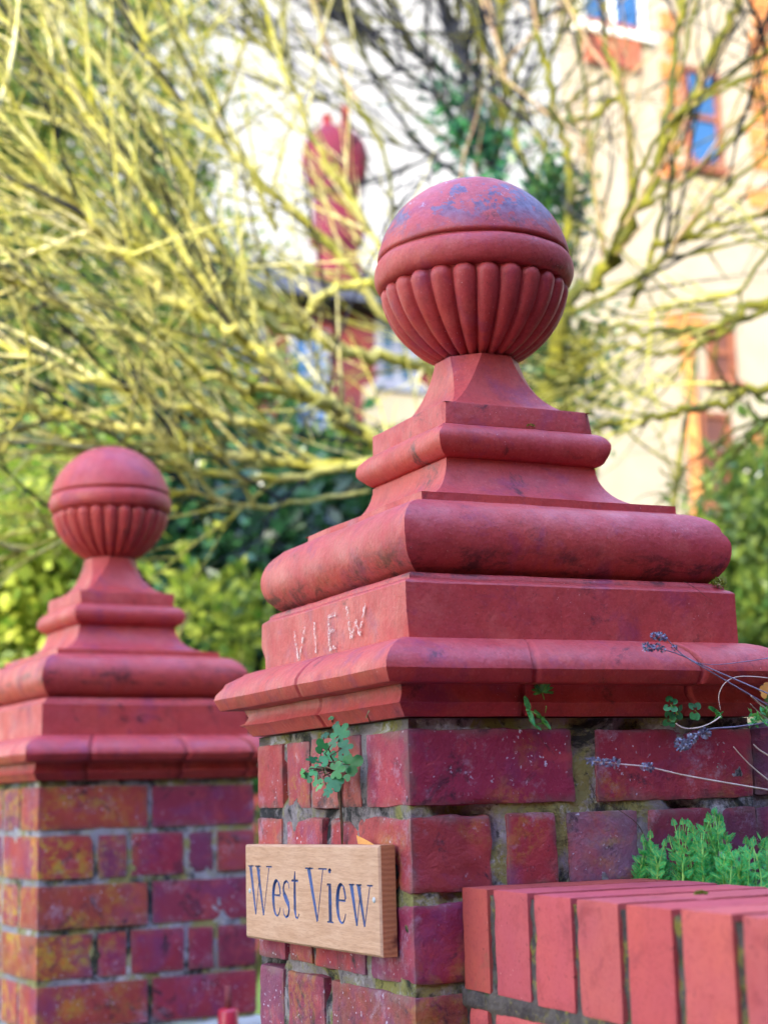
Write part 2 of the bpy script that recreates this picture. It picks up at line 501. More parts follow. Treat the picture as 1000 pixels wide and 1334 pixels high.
def mortar_shell(mb, zlo, ztop, zfine, seed, amp=.0019, inset=.0030, fine=.0045, holes=.05):
    """lumpy mortar body behind the bricks"""
    zs = []
    z = ztop
    while z > zlo:
        zs.append(z); z -= fine if z > zfine else .03
    zs.append(zlo)
    n = int(2 * HB / fine)
    for q in range(4):
        st = n if q in (0, 3) else 24
        vs = []; fs = []
        for zz in zs:
            for i in range(st + 1):
                t = -1 + 2 * i / st
                h = HB - inset
                tx = t * h
                p = [(tx, -h, zz), (h, tx, zz), (-tx, h, zz), (-h, -tx, zz)][q]
                nrm = [Vector((0, -1, 0)), Vector((1, 0, 0)), Vector((0, 1, 0)), Vector((-1, 0, 0))][q]
                e = min(1, (1 - abs(t)) / .03)
                d = amp * (nz(p, 18, seed) * 1.3 + nz(p, 60, seed + 2) * .8 + nz(p, 150, seed + 3) * .45)
                # open hollow joints in places, always deeper just beneath the cap
                hole = max(0, nz(p, 13, seed + 7) - .22) * holes
                d -= hole
                if zz > Z0 - .0925: d -= .014 * max(0, .25 + nz(p, 20, seed + 11))
                vs.append(Vector(p) + nrm * (d * e))
        for k in range(len(zs) - 1):
            for i in range(st):
                a = k * (st + 1) + i
                fs.append((a, a + st + 1, a + st + 2, a + 1))
        mb.add(vs, fs)
    h = HB - inset
    mb.add([(-h, -h, ztop), (h, -h, ztop), (h, h, ztop), (-h, h, ztop)], [(0, 1, 2, 3)], None, False)

STONE = m_two('pale_lichened_stone', (.42, .44, .42), (.30, .36, .26), 9, .95, .6, 70, dist=.003)

def build_pillar(loc, rz, label, seed, far=False):
    root = empty('gate_pillar', loc, label, 'gate pillar', 'terracotta capped brick gate pillars', rz)
    rnd = random.Random(seed)
    ns = 26 if not far else 14
    Tm = TERRA
    # --- brickwork
    bw = MB()
    gauge, bh, top = .0875, .0778, Z0 - .0930
    tones = {1: {('R', 0): (.33, .028, .075), ('R', 1): (.36, .035, .06), ('L', 1): (.44, .11, .07), ('L', 2): (.40, .06, .07)},
             2: {('R', 0): (.40, .055, .05), ('R', 1): (.44, .05, .055), ('R', 2): (.30, .20, .28), ('R', 3): (.26, .04, .07), ('R', 4): (.13, .05, .09)},
             3: {('R', 0): (.26, .02, .07)}, 4: {('R', 0): (.24, .07, .04)}}
    if far:
        tones = {1: {('R', 0): (.42, .07, .035), ('R', 1): (.28, .03, .07)}, 2: {('R', 0): (.46, .06, .045), ('R', 2): (.33, .02, .06)},
                 3: {('R', 0): (.40, .08, .035), ('R', 1): (.30, .04, .08)}, 4: {('R', 0): (.38, .10, .03)}, 5: {('R', 0): (.40, .06, .04)}}
    eros = {2: {('R', 0): .004, ('R', 1): .0, ('R', 2): .001}, 3: {('R', 0): .001}, 1: {('R', 0): 0, ('R', 1): .001}}
    if far: eros = {}
    c = 1
    while True:
        z1 = top - gauge * (c - 1); z0 = z1 - bh
        if z0 < .05: break
        if c == 6:                                   # pale stone string course
            c += 1; continue
        if c == 7:
            c += 1; continue
        res = (.0055 if not far else .011) if c < 6 else .03
        brick_course(bw, z0, z1, c % 2 == 1, res, rnd, tones.get(c, {}), seed, eros.get(c, {}), far)
        c += 1
    bw.build('brickwork', BRICK_Y if far else BRICK, root, color=True)
    mm = MB()
    mortar_shell(mm, 0, Z0 - .0825, Z0 - .5, seed * 3.1, fine=.0042 if not far else .009, holes=.0 if far else .05)
    mm.build('mortar', MORTAR_P if far else MORTAR, root)
    # --- stone band under the fifth course
    sb_ = MB()
    zt = top - gauge * 5 + .004; zb = top - gauge * 7 + .012
    strip_ring(sb_, [(.236, zb), (.236, zt - .012)] + [(.236 - .008, zt - .004), (.222, zt)], seed=seed + 5, amp=.004, nsub=30)
    cap_face(sb_, .222, zt); cap_face(sb_, .236, zb, False)
    sb_.build('stone_band', STONE, root)
    # --- cornice (moulded blocks with joints)
    co = MB()
    J = {0: [-.086, .125], 3: [.02], 1: [-.05, .1], 2: [-.08, .11]}
    if far: J = {0: [-.13, .06, .2], 3: [.0], 1: [.0], 2: [.0]}
    segs = [
        [(.205, .0012), (.216, .0005), (.226, -.0028), (.236, -.0080), (.2445, -.0140), (.2505, -.0205), (.2550, -.0275), (.2562, -.0340)],
        [(.2562, -.0340), (.2556, -.0352), (.2506, -.0468), (.2492, -.0478)],
        [(.2492, -.0478), (.240, -.0484), (.2262, -.0487)],
        [(.2262, -.0487), (.2255, -.0530), (.2262, -.0590), (.2292, -.0650), (.2315, -.0676)],
        [(.2315, -.0676), (.2290, -.0697), (.2205, -.0812)],
        [(.2205, -.0812), (.15, -.0822)]]
    for s_ in segs:
        strip_ring(co, [(h, Z0 + z) for h, z in s_][::-1], nsub=ns + 8, seed=seed, joints=J, amp=.0011, chip=.016)
    cap_face(co, .206, Z0 + .0008)
    co.build('cornice', Tm, root)
    # --- base block with sloping wash
    bb = MB()
    for s_ in [[(.2086, .0005), (.2084, .030), (.2086, .0580)], [(.2086, .0580), (.2078, .0600), (.2055, .0612)], [(.2055, .0612), (.2005, .0638)], [(.2005, .0638), (.1995, .0680), (.196, .0705)]]:
        strip_ring(bb, [(h, Z0 + z) for h, z in s_], nsub=ns + 10, seed=seed + 1, amp=.0013, chip=.030)
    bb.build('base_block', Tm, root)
    # --- big roll moulding
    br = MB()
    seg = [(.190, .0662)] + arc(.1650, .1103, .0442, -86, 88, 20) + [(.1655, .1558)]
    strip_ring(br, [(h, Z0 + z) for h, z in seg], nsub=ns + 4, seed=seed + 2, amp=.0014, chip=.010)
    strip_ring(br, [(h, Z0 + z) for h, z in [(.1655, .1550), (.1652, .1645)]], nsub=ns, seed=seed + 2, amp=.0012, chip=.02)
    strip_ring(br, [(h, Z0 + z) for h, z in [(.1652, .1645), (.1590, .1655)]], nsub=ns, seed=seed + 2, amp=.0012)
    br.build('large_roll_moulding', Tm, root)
    # --- cavetto, small roll and neck block
    sr = MB()
    cav = []
    for i in range(13):
        a = radians(90 * i / 12)
        cav.append((.1595 - .0600 * sin(a), .1650 + .0540 * (1 - cos(a))))
    strip_ring(sr, [(h, Z0 + z) for h, z in cav], nsub=ns, seed=seed + 3, amp=.0010)
    strip_ring(sr, [(h, Z0 + z) for h, z in [(.0995, .2190), (.1000, .2205)] + arc(.0940, .2402, .0212, -74, 80, 12) + [(.0984, .2618)]], nsub=ns, seed=seed + 3, amp=.0011, chip=.012)
    strip_ring(sr, [(h, Z0 + z) for h, z in [(.0984, .2612), (.0984, .2850), (.0978, .2866)]], nsub=ns, seed=seed + 3, amp=.0012, chip=.022)
    strip_ring(sr, [(h, Z0 + z) for h, z in [(.0978, .2866), (.0900, .2874)]], nsub=ns, seed=seed + 3, amp=.0010)
    sr.build('small_roll_moulding', Tm, root)
    # --- neck: square at the foot, octagon at the top
    nk = MB()
    rows = 22
    prof = []
    for i in range(rows + 1):
        a = radians(90 * i / rows)
        hw = .0482 + .0440 * (1 - cos(a)); zz = .3640 - .0766 * sin(a)
        fr = .60 * max(0, 1 - ((.3640 - zz) / .0760)) ** 1.15
        prof.append((hw, hw * fr, Z0 + zz))
    def corners(hw, c_):
        h = hw; k = h - c_
        return [(-k, -h), (k, -h), (h, -k), (h, k), (k, h), (-k, h), (-h, k), (-h, -k)]
    for e in range(8):
        vs = []; fs = []
        for hw, c_, zz in prof:
            cs = corners(hw, c_)
            p, q = cs[e], cs[(e + 1) % 8]
            for k in range(7):
                t = k / 6
                P = (p[0] + (q[0] - p[0]) * t, p[1] + (q[1] - p[1]) * t, zz)
                d = nv(P, 12, seed) * .0009
                vs.append(Vector(P) + d)
        for i in range(rows):
            for k in range(6):
                a = i * 7 + k
                fs.append((a + 7, a + 8, a + 1, a))
        nk.add(vs, fs)
    nk.build('neck', Tm, root)
    # --- ball: dome, band and fluted bowl
    Rb, zc = .1243, Z0 + .4751
    def lathe(mb, prof, nseg, sd):
        vs = []; fs = []
        for r, z in prof:
            for k in range(nseg):
                a = 2 * pi * k / nseg
                P = Vector((r * cos(a), r * sin(a), z))
                vs.append(P + nv(P, 14, sd) * .0011 + nv(P, 60, sd) * .0003)
        for i in range(len(prof) - 1):
            for k in range(nseg):
                k2 = (k + 1) % nseg
                fs.append((i * nseg + k, i * nseg + k2, (i + 1) * nseg + k2, (i + 1) * nseg + k))
        mb.add(vs, fs)
    NS = 160 if not far else 96
    dm = MB()
    prof = [(.090, zc + .0205), (Rb * .952, zc + .0212), (Rb * .966, zc + .0235)]
    for i in range(31):
        ph = radians(12.2 + (90 - 12.2) * i / 30)
        prof.append((max(.0002, Rb * .988 * cos(ph)), zc + Rb * .998 * sin(ph)))
    lathe(dm, prof, NS, seed)
    ball = dm.build('ball', TERRA_L if not far else Tm, root)
    bd = MB()
    prof = [(.09, zc + .0208), (Rb * .945, zc + .0206)]
    for i in range(15):
        a = radians(84 - 168 * i / 14)
        prof.append((Rb * .925 + Rb * .075 * cos(a), zc + .0018 + .0180 * sin(a)))
    prof += [(Rb * .92, zc - .0166), (Rb * .86, zc - .0172)]
    lathe(bd, prof, NS, seed + 1)
    bd.build('band', Tm, ball)
    fl = MB()
    NF = 24; per = 14 if not far else 10; NR = 58 if not far else 34
    vs = []; fs = []
    nseg = NF * per
    phase = pi / NF * .35
    for i in range(NR + 1):
        tt = i / NR
        ph = radians(-5.5 - 67 * tt ** 1.08)
        for k in range(nseg):
            a = 2 * pi * k / nseg
            u = ((k % per) / per) * 2 - 1
            v_ = max(0, 1 - (radians(-7.2) - ph) / radians(7.0)) if ph < radians(-7.2) else 1 + (ph - radians(-7.2)) / radians(3)
            s2 = 1 - u * u - v_ * v_
            bulge = sqrt(s2) if s2 > 0 else 0
            r = Rb * (.885 + .098 * bulge)
            # lobes shrink with the ring towards the foot
            r = Rb * (.962 - (.088 * (1 - bulge)) * (0.35 + .65 * cos(ph)))
            A = a + phase
            P = Vector((r * cos(ph) * cos(A), r * cos(ph) * sin(A), zc + r * sin(ph)))
            vs.append(P + nv(P, 20, seed) * .0008)
    for i in range(NR):
        for k in range(nseg):
            k2 = (k + 1) % nseg
            fs.append(((i + 1) * nseg + k, (i + 1) * nseg + k2, i * nseg + k2, i * nseg + k))
    fl.add(vs, fs)
    fl.add([vs[NR * nseg + k] for k in range(nseg)], [tuple(range(nseg - 1, -1, -1))])
    fl.build('fluted_bowl', Tm, ball)
    return root

pillar = build_pillar((0, 0, 0), 0, 'near brick gate pillar with ball finial, wooden name board fixed to its side', 3)
far_p = build_pillar((-.048, 1.483, -.0297), .084, 'blurred brick gate pillar standing behind on the left, yellow lichen on its bricks', 11, True)

# chalky painted letters left on the base block
def m_worn_paint():
    m = NM('worn_white_paint')
    m.fin((.66, .50, .49), .9, .2)
    tr = m.n('ShaderNodeBsdfTransparent')
    ms = m.n('ShaderNodeMixShader')
    f = m.math('MAXIMUM', m.math('MULTIPLY', m.rng(m.noise(190, 6, .75), .47, .56), .85), 0.0)
    m.lk(f, ms.inputs[0]); m.lk(tr.outputs[0], ms.inputs[1]); m.lk(m.b.outputs[0], ms.inputs[2])
    m.lk(ms.outputs[0], m.t.nodes['Material Output'].inputs[0])
    return m.m
pl = MB()
XL = -.2086 - .0013
lay = 0
for poly in [[(383, 822), (388, 858), (389, 860)], [(389, 860), (397, 816)],
             [(409, 810), (411, 851)], [(427, 802), (429, 848)], [(427, 803), (437, 800)], [(428, 824), (436, 820)], [(429, 846), (438, 842)],
             [(451, 790), (457, 832)], [(457, 832), (463, 808)], [(463, 808), (468, 828)], [(468, 828), (475, 786)]]:
    pts = [onX(x, y, XL - .0001 * lay) for x, y in poly]
    lay += 1
    for a, b in zip(pts, pts[1:]):
        d = (b - a).normalized(); nn = Vector((1, 0, 0)).cross(d) * .0025
        pl.add([a - nn, a + nn, b + nn, b - nn], [(0, 1, 2, 3)], None, False)
o = pl.build('painted_letters', m_worn_paint(), pillar)
o['label'] = 'worn white painted letters VIEW on the base block'

# ------------------------------------------------------------------ low wall
def build_wall():
    x0, ang, zt, hh, slp = -.1615, -.0178, Z0 - .2516, .0990, -.0094
    root = empty('garden_wall', (x0, -HB, 0), 'low red brick wall with a bright brick-on-edge coping butting against the near pillar', 'garden wall')
    O = Vector((x0, -HB, zt))
    D = Vector((sin(ang), -cos(ang), slp)); D.normalize()
    N = Vector((cos(ang), sin(ang), 0))       # into the wall
    Z = Vector((0, 0, 1))
    def mapm(mb, vs): return [O + D * v[0] + N * v[1] + Z * v[2] - Vector((x0, -HB, 0)) for v in vs]
    def add_from(dst, src):
        b = len(dst.v)
        dst.v.extend([tuple(p) for p in mapm(dst, src.v)])
        dst.f.extend([tuple(i + b for i in f[::-1]) for f in src.f]); dst.sm.extend(src.sm); dst.c.extend(src.c)
    cb = MB(); rnd = random.Random(5)
    s = MB()
    pos = .004; nxt = .0580
    k = 0
    while pos < 3.0:
        res = .006 if k < 12 else .02
        t = rnd.uniform(-.001, .001)
        brick_solid(s, (pos, t + rnd.uniform(-.0006, .0006), -hh + rnd.uniform(-.0008, .0008)), (nxt, .2155, t * .6), ((.80, .80, .62) if k == 0 else (lambda q_: (q_, q_ * rnd.uniform(.85, 1.08), q_ * rnd.uniform(.85, 1.12)))(rnd.uniform(.86, 1.04))), res, 50 + k, rad=.0013, rough=.0004, crisp=True)
        pos = nxt + .0125; nxt = pos + .0668
        k += 1
    add_from(cb, s)
    cb.build('coping', SMOOTHB, root, color=True)
    # mortar body
    mo = MB(); s = MB()
    L = 3.05
    nl = 260
    rows = [(0, 0.), (-.006, 1), (-.02, 1), (-.05, 1), (-.08, 1), (-hh, 1), (-hh - .006, 1), (-hh - .012, 1), (-hh - .018, 1), (-hh - .05, 1), (-.5, 1), (-1.27, 1)]
    vs = []; fs = []
    xs = [1.0 * i / 200 for i in range(201)] + [1.0 + 2.05 * i / 20 for i in range(1, 21)]
    zz = [-.0055 - .0045 * i for i in range(32)] + [-.2, -.4, -.8, -1.29]
    for z_ in zz:
        for x_ in xs:
            P = (x_, 0, z_)
            d = .0040 - .0022 * nz(P, 40, 4) - .0016 * nz(P, 120, 5)
            if -hh - .016 < z_ < -hh: d -= .0030 + .004 * nz(P, 25, 9)
            vs.append((x_, d, z_))
    n = len(xs)
    for i in range(len(zz) - 1):
        for j in range(n - 1):
            a = i * n + j
            fs.append((a, a + 1, a + n + 1, a + n))
    s.add(vs, fs)
    vs = []; fs = []
    ys = [.006 + .2 * i / 30 for i in range(31)]
    for y_ in ys:
        for x_ in xs: vs.append((x_, y_, -.0052 - .0018 * nz((x_, y_, 0), 60, 2)))
    for i in range(30):
        for j in range(n - 1):
            a = i * n + j
            fs.append((a + n, a + n + 1, a + 1, a))
    s.add(vs, fs)
    s.add([(0, .208, -.005), (L, .208, -.005), (L, .208, -1.29), (0, .208, -1.29)], [(3, 2, 1, 0)])
    s.add([(L, .005, -.005), (L, .208, -.005), (L, .208, -1.29), (L, .005, -1.29)], [(0, 1, 2, 3)])
    add_from(mo, s)
    mo.build('mortar', m_wallmortar(), root)
    # brickwork below
    bk = MB(); s = MB()
    z1 = -hh - .0150
    c_ = 0
    while z1 > -1.24:
        pos = .012 if c_ % 2 == 0 else .010
        first = .040 if c_ % 2 == 0 else .15
        nxt = pos + first
        q = 0
        while pos < 3.0:
            res = .008 if (c_ < 2 and pos < .9) else .04
            brick_solid(s, (pos, rnd.uniform(-.001, .001), z1 - .066), (nxt, .1, z1), (1, 1, 1), res, 90 + q + c_ * 40, rad=.003, rough=.001)
            pos = nxt + .012; nxt = pos + .213; q += 1
        z1 -= .078; c_ += 1
    add_from(bk, s)
    bk.build('brickwork', SMOOTHB, root, color=True)
    return root

def m_wallmortar():
    m = NM('mossy_wall_mortar')
    c = m.mix(m.rng(m.noise(30, 7, .7), .35, .65), (.09, .075, .075), (.21, .18, .15))
    c = m.mix(m.rng(m.noise(34, 8, .75, m.coord(off=(3, 1, 1))), .53, .60, 0, .7), c, (.42, .36, .05))
    c = m.mix(m.rng(m.noise(14, 7, .7, m.coord(off=(6, 6, 1))), .52, .62, 0, .9), c, (.035, .035, .04))
    c = m.mix(m.rng(m.noise(18, 7, .7, m.coord(off=(1, 6, 8))), .56, .64, 0, .8), c, (.10, .16, .04))
    m.bump(m.math('ADD', m.noise(240, 6, .75), m.math('MULTIPLY', m.noise(60, 7, .75), 2.5)), 1.0, .003)
    return m.fin(c, .95, .15)
wall = build_wall()

def build_side_wall():
    root = empty('old_wall', (HB, -.19, 0), 'dark weathered old brick wall running right from the near pillar, beneath its cornice end', 'wall')
    og = root.location
    rnd = random.Random(77)
    b = MB()
    for c in range(1, 17):
        z1 = Z0 - .0930 - .0875 * (c - 1); z0 = z1 - .0762
        x = HB + .006 + (0 if c % 2 else -.05)
        while x < 2.0:
            xn = x + rnd.choice([.215, .215, .104])
            xs_ = max(x, HB + .006)
            if xn > xs_ + .02:
                brick_solid(b, (xs_, -.205 + rnd.uniform(-.002, .002), z0), (xn, -.1, z1), rnd.choice([(.16, .05, .10), (.24, .04, .08), (.30, .05, .08)]), .008 if c < 4 and x < .5 else .04, 300 + c, rough=.002, smear=.8)
            x = xn + .011
    b.build('brickwork', BRICK, root, og, color=True)
    m_ = MB(); m_.box((HB - .003, -.199, 0), (2.0, .0, Z0 - .088)); m_.build('mortar', MORTAR, root, og)
build_side_wall()

# ------------------------------------------------------------------ wooden name board
def m_wood():
    m = NM('pale_oak')
    g1 = m.noise(14, 6, .65, m.coord(1, 1.2, 16), .6)
    c = m.mix(m.rng(g1, .35, .65), (.40, .22, .13), (.53, .33, .215))
    g2 = m.noise(60, 7, .7, m.coord(1, 1.0, 14), .3)
    c = m.mix(m.rng(g2, .5, .68, 0, .7), c, (.27, .13, .07))
    c = m.mix(m.rng(m.noise(7, 3, .5), .50, .75, 0, .45), c, (.56, .38, .28))
    m.bump(g2, .35, .0008)
    return m.fin(c, .6, .35)
def m_endgrain():
    m = NM('oak_end_grain')
    wv = m.n('ShaderNodeTexWave'); m.lk(m.coord(1, 1, 1, (0, 0, .02)), wv.inputs['Vector'])
    wv.wave_type = 'RINGS'; wv.inputs['Scale'].default_value = 62; wv.inputs['Distortion'].default_value = 3.0
    wv.inputs['Detail'].default_value = 3; wv.inputs['Detail Scale'].default_value = 1.6
    c = m.mix(m.rng(wv.outputs['Fac'], .2, .8, .0, .40), (.46, .20, .09), (.26, .09, .04))
    c = m.mix(m.rng(m.noise(18, 5), .52, .62), c, (.10, .025, .02))
    m.bump(wv.outputs['Fac'], .3, .0005)
    return m.fin(c, .55, .4)
BLUE = m_two('blue_letter_paint', (.006, .026, .11), (.012, .06, .22), 60, .45, .2, 200, .4)
WOOD = m_wood()
def build_sign():
    xf, xb = -.2362, -.2182
    yl, yr, ztp, zbt = .2017, -.1857, Z0 - .2120, Z0 - .3222
    tilt = .0037
    root = empty('name_board', (xb, 0, Z0 - .267), 'pale oak board carved with West View in blue, screwed to the near pillar', 'sign')
    org = Vector((xb, 0, Z0 - .267))
    def P(y, z, x=xf):                         # straight grain board leaning a hair out of level
        return Vector((x, y, z + tilt * (yl - y) / (yl - yr)))
    # board as bevelled slab
    bv = .0022
    vs = []
    for x, i in ((xf, bv), (xf + bv, 0), (xb, 0)):
        for y, z in ((yl, zbt), (yr, zbt), (yr, ztp), (yl, ztp)):
            yy = y + (i if y == yr else -i); z2 = z + (i if z == zbt else -i)
            vs.append(P(yy, z2, x) - org)
    fs = [(3, 2, 1, 0)]
    for r in (0, 4):
        for k in range(4):
            k2 = (k + 1) % 4
            fs.append((r + k, r + k2, r + 4 + k2, r + 4 + k))
    fs.append((8, 9, 10, 11))
    me = bpy.data.meshes.new('board')
    me.from_pydata([tuple(v) for v in vs], [], fs)
    me.materials.append(WOOD); me.materials.append(BLUE)
    me.update()
    tmp = bpy.data.objects.new('board_blank', me); col.objects.link(tmp)
    # cutter: V shaped strokes
    cut = MB()
    T = .0025                                 # thin stroke
    K = .0088                                 # thick stroke
    def stroke(pts):                          # (u px-space mapped) list of (Y, Z, width)
        n = len(pts)
        vs = []; fs = []
        for i, (y, z, w_) in enumerate(pts):
            a = pts[max(0, i - 1)]; b = pts[min(n - 1, i + 1)]
            dy, dz = b[0] - a[0], b[1] - a[1]
            l = sqrt(dy * dy + dz * dz) or 1
            ny, nz_ = -dz / l, dy / l
            dep = min(.0032, w_ * .42)
            hw = w_ * .5 * 1.12
            vs.append(P(y + ny * hw, z + nz_ * hw, xf - .0004) - org)
            vs.append(P(y, z, xf + dep) - org)
            vs.append(P(y - ny * hw, z - nz_ * hw, xf - .0004) - org)
        for i in range(n - 1):
            for k in range(3):
                k2 = (k + 1) % 3
                fs.append((i * 3 + k, i * 3 + k2, i * 3 + 3 + k2, i * 3 + 3 + k))
        fs.append((2, 1, 0)); fs.append(((n - 1) * 3, (n - 1) * 3 + 1, (n - 1) * 3 + 2))
        cut.add(vs, fs, None, False)
    def Ypx(x): return onX(x, 1170, xf).y
    def lett(x0, x1, strokes, base=.0285, cap=.0570):
        ya, yb = Ypx(x0), Ypx(x1)
        zb = zbt + base
        for st in strokes:
            stroke([(ya + (yb - ya) * u, zb + cap * v_, w_) for u, v_, w_ in st])
    def serif(u0, u1, v_, w_=.0022): return [(u0, v_, w_), (u1, v_, w_)]
    Wst = [[(.08, .99, K), (.30, 0.0, K * .55)], [(.30, .0, T), (.50, .93, T)], [(.40, .99, K), (.64, 0.0, K * .55)], [(.64, .0, T), (.90, .99, T)],
           serif(-.02, .22, .985), serif(.30, .54, .985), serif(.78, 1.02, .985)]
    lett(324.5, 354, Wst)
    def earc(cx, cy, rx, ry, a0, a1, n=16, thick=(K, T), wf=None):
        out = []
        for i in range(n + 1):
            a = radians(a0 + (a1 - a0) * i / n)
            wd = T + (K - T) * max(0, abs(cos(a)) ** 1.5 if wf is None else wf(a))
            out.append((cx + rx * cos(a), cy + ry * sin(a), wd))
        return out
    X = .735
    wl = lambda a: (max(0, -cos(a)) ** 1.2)
    def E_():
        return [earc(.52, X / 2, .40, X / 2 - .02, 40, 330, 22, wf=lambda a: max(0, -cos(a - radians(-12))) ** 1.1 * .95 + .05),
                [(.22, X * .58, T), (.88, X * .58, T * 1.2)], earc(.52, X / 2, .38, X / 2 - .02, 0 + 14, 60, 6, wf=lambda a: .35)]
    lett(354.5, 366.5, E_())
    S_ = [[(.88, X * .78, T), (.80, X * .93, T), (.55, X * .98, T * 1.3), (.28, X * .92, T * 1.8), (.16, X * .78, K * .6), (.24, X * .63, K * .85), (.50, X * .50, K), (.76, X * .37, K * .85), (.84, X * .22, K * .55), (.72, X * .07, T * 1.8), (.45, X * .01, T * 1.2), (.20, X * .08, T), (.10, X * .24, T)]]
    lett(367.5, 378, S_)
    t_ = [[(.50, .92, T), (.46, .80, K * .6), (.44, .5, K * .8), (.44, .18, K * .8), (.56, .03, K * .45), (.80, .02, T), (.98, .10, T)], [(.05, X, T * 1.2), (.90, X, T * 1.3)]]
    lett(379.5, 389.5, t_)
    lett(398.5, 425, [[(.16, .99, K * 1.08), (.55, 0, K * .6)], [(.55, 0, T), (.86, .99, T)], serif(-.02, .38, .985), serif(.64, 1.05, .985)])
    i_ = [[(.5, X * .98, K * .8), (.5, X * .5, K), (.5, .02, K)], serif(.0, .55, X * .95, .003), serif(-.05, 1.05, .012), [(.52, 1.0, K * .4), (.53, .96, K * 1.05), (.54, .91, K * .5)]]
    lett(426, 433.5, i_)
    lett(437.5, 451.5, E_())
    lett(455.5, 485, [[(u, v_ * X, w_) for u, v_, w_ in st] for st in Wst])
    # soften strokes' thin tops
    cme = bpy.data.meshes.new('cutter'); cme.from_pydata(cut.v, [], cut.f)
    cme.materials.append(WOOD); cme.materials.append(BLUE)
    for p in cme.polygons: p.material_index = 1
    import bmesh
    bm = bmesh.new(); bm.from_mesh(cme); bmesh.ops.recalc_face_normals(bm, faces=bm.faces); bm.to_mesh(cme); bm.free()
    bm = bmesh.new(); bm.from_mesh(me); bmesh.ops.recalc_face_normals(bm, faces=bm.faces); bm.to_mesh(me); bm.free()
    co = bpy.data.objects.new('cutter', cme); col.objects.link(co)
    md = tmp.modifiers.new('b', 'BOOLEAN'); md.operation = 'DIFFERENCE'; md.solver = 'EXACT'; md.object = co; md.use_self = True
    try: md.material_mode = 'INDEX'
    except Exception: pass
    bpy.context.view_layer.update()
    dg = bpy.context.evaluated_depsgraph_get()
    ev = tmp.evaluated_get(dg)
    rm = ev.to_mesh()
    V = [tuple(v.co) for v in rm.vertices]
    A = [(tuple(p.vertices), p.material_index, p.normal.copy()) for p in rm.polygons]
    ev.to_mesh_clear()
    print('SIGN faces', len(A), sum(1 for a in A if a[1] == 1))
    bpy.data.objects.remove(tmp); bpy.data.objects.remove(co)
    def sub(name, keep, mat):
        used = {}; vv = []; ff = []
        for f, mi, nr in A:
            if not keep(f, mi, nr): continue
            q = []
            for i in f:
                if i not in used: used[i] = len(vv); vv.append(V[i])
                q.append(used[i])
            ff.append(q)
        m2 = bpy.data.meshes.new(name); m2.from_pydata(vv, [], ff); m2.materials.append(mat); m2.update()
        o = bpy.data.objects.new(name, m2); col.objects.link(o); o.parent = root
        return o
    sub('board', lambda f, mi, nr: mi == 0 and nr.y > -.8, WOOD)
    sub('end_grain', lambda f, mi, nr: mi == 0 and nr.y <= -.8, m_endgrain())
    if any(a[1] == 1 for a in A): sub('lettering', lambda f, mi, nr: mi == 1, BLUE)
    # screws
    SCR = m_two('steel', (.30, .36, .42), (.45, .52, .58), 90, .35, .2, 300, .6)
    for px, py in ((325.7, 1161), (487.3, 1173)):
        c = onX(px, py, xf) - org
        s = MB(); n = 18
        vs = [c + Vector((-.0002, .0031 * cos(2 * pi * k / n), .0031 * sin(2 * pi * k / n))) for k in range(n)]
        vs += [c + Vector((-.0011, .0022 * cos(2 * pi * k / n), .0022 * sin(2 * pi * k / n))) for k in range(n)]
        vs += [c + Vector((-.0009, .0008 * cos(2 * pi * k / n), .0008 * sin(2 * pi * k / n))) for k in range(n)]
        fs = [(k, (k + 1) % n, n + (k + 1) % n, n + k) for k in range(n)] + [(n + k, n + (k + 1) % n, 2 * n + (k + 1) % n, 2 * n + k) for k in range(n)] + [tuple(range(2 * n, 3 * n))]
        vs += [c + Vector((.0, .0031 * cos(2 * pi * k / n), .0031 * sin(2 * pi * k / n))) for k in range(n)]
        s.add(vs, fs)
        s.build('screw', SCR, root)
    return root
sign = build_sign()

# ------------------------------------------------------------------ small plants on the pillar and wall
LEAF_T = m_leaf('blue_green_leaf', (.015, .14, .07), (.07, .42, .11), 60, .3)
LEAF_G = m_leaf('fresh_green_leaf', (.05, .42, .12), (.20, .55, .08), 60, .3)
LEAF_E = m_leaf('emerald_feathery_leaf', (.04, .58, .17), (.26, .80, .20), 30, .55, .5, .35)
STEM_G = m_two('green_stem', (.16, .50, .10), (.34, .62, .14), 60)
STEM_B = m_two('dark_dry_stem', (.06, .035, .025), (.12, .07, .04), 60)
STEM_P = m_two('pale_straw', (.55, .45, .36), (.70, .60, .50), 60)
STEM_L = m_two('grey_lavender_stem', (.16, .15, .22), (.26, .25, .34), 60)
BUD = m_two('dried_lavender_bud', (.10, .12, .20), (.30, .33, .42), 140, .9, .6, 300)

def lobed(mb, c, nrm, up, size, lobes=5, cut=.28, rnd=random, cup=.15):
    """rounded scalloped leaf"""
    nrm = nrm.normalized(); up = (up - nrm * up.dot(nrm)).normalized(); sd = nrm.cross(up)
    n = lobes * 6
    vs = [c]; fs = []
    for k in range(n + 1):
        a = radians(-150 + 300 * k / n)
        sc_ = abs(sin(pi * lobes * k / n))
        r = size * (.62 + .38 * cos(a * .55)) * (1 - cut + cut * sc_ ** .5)
        q = c + up * (r * cos(a)) + sd * (r * sin(a)) * .85 + nrm * (cup * r * (-.5 + abs(sin(a * 2.5)) * .5))
        vs.append(q)
    for k in range(n): fs.append((0, k + 1, k + 2))
    mb.add(vs, fs)

def leaflet(mb, p, d, nrm, L, W):
    s = d.cross(nrm).normalized()
    m1 = p + d * L * .5 + nrm * L * .08
    mb.add([p, p + d * L * .3 + s * W * .5, p + d * L * .75 + s * W * .42, p + d * L, p + d * L * .75 - s * W * .42, p + d * L * .3 - s * W * .5, m1],
           [(0, 6, 1), (1, 6, 2), (2, 6, 3), (3, 6, 4), (4, 6, 5), (5, 6, 0)])

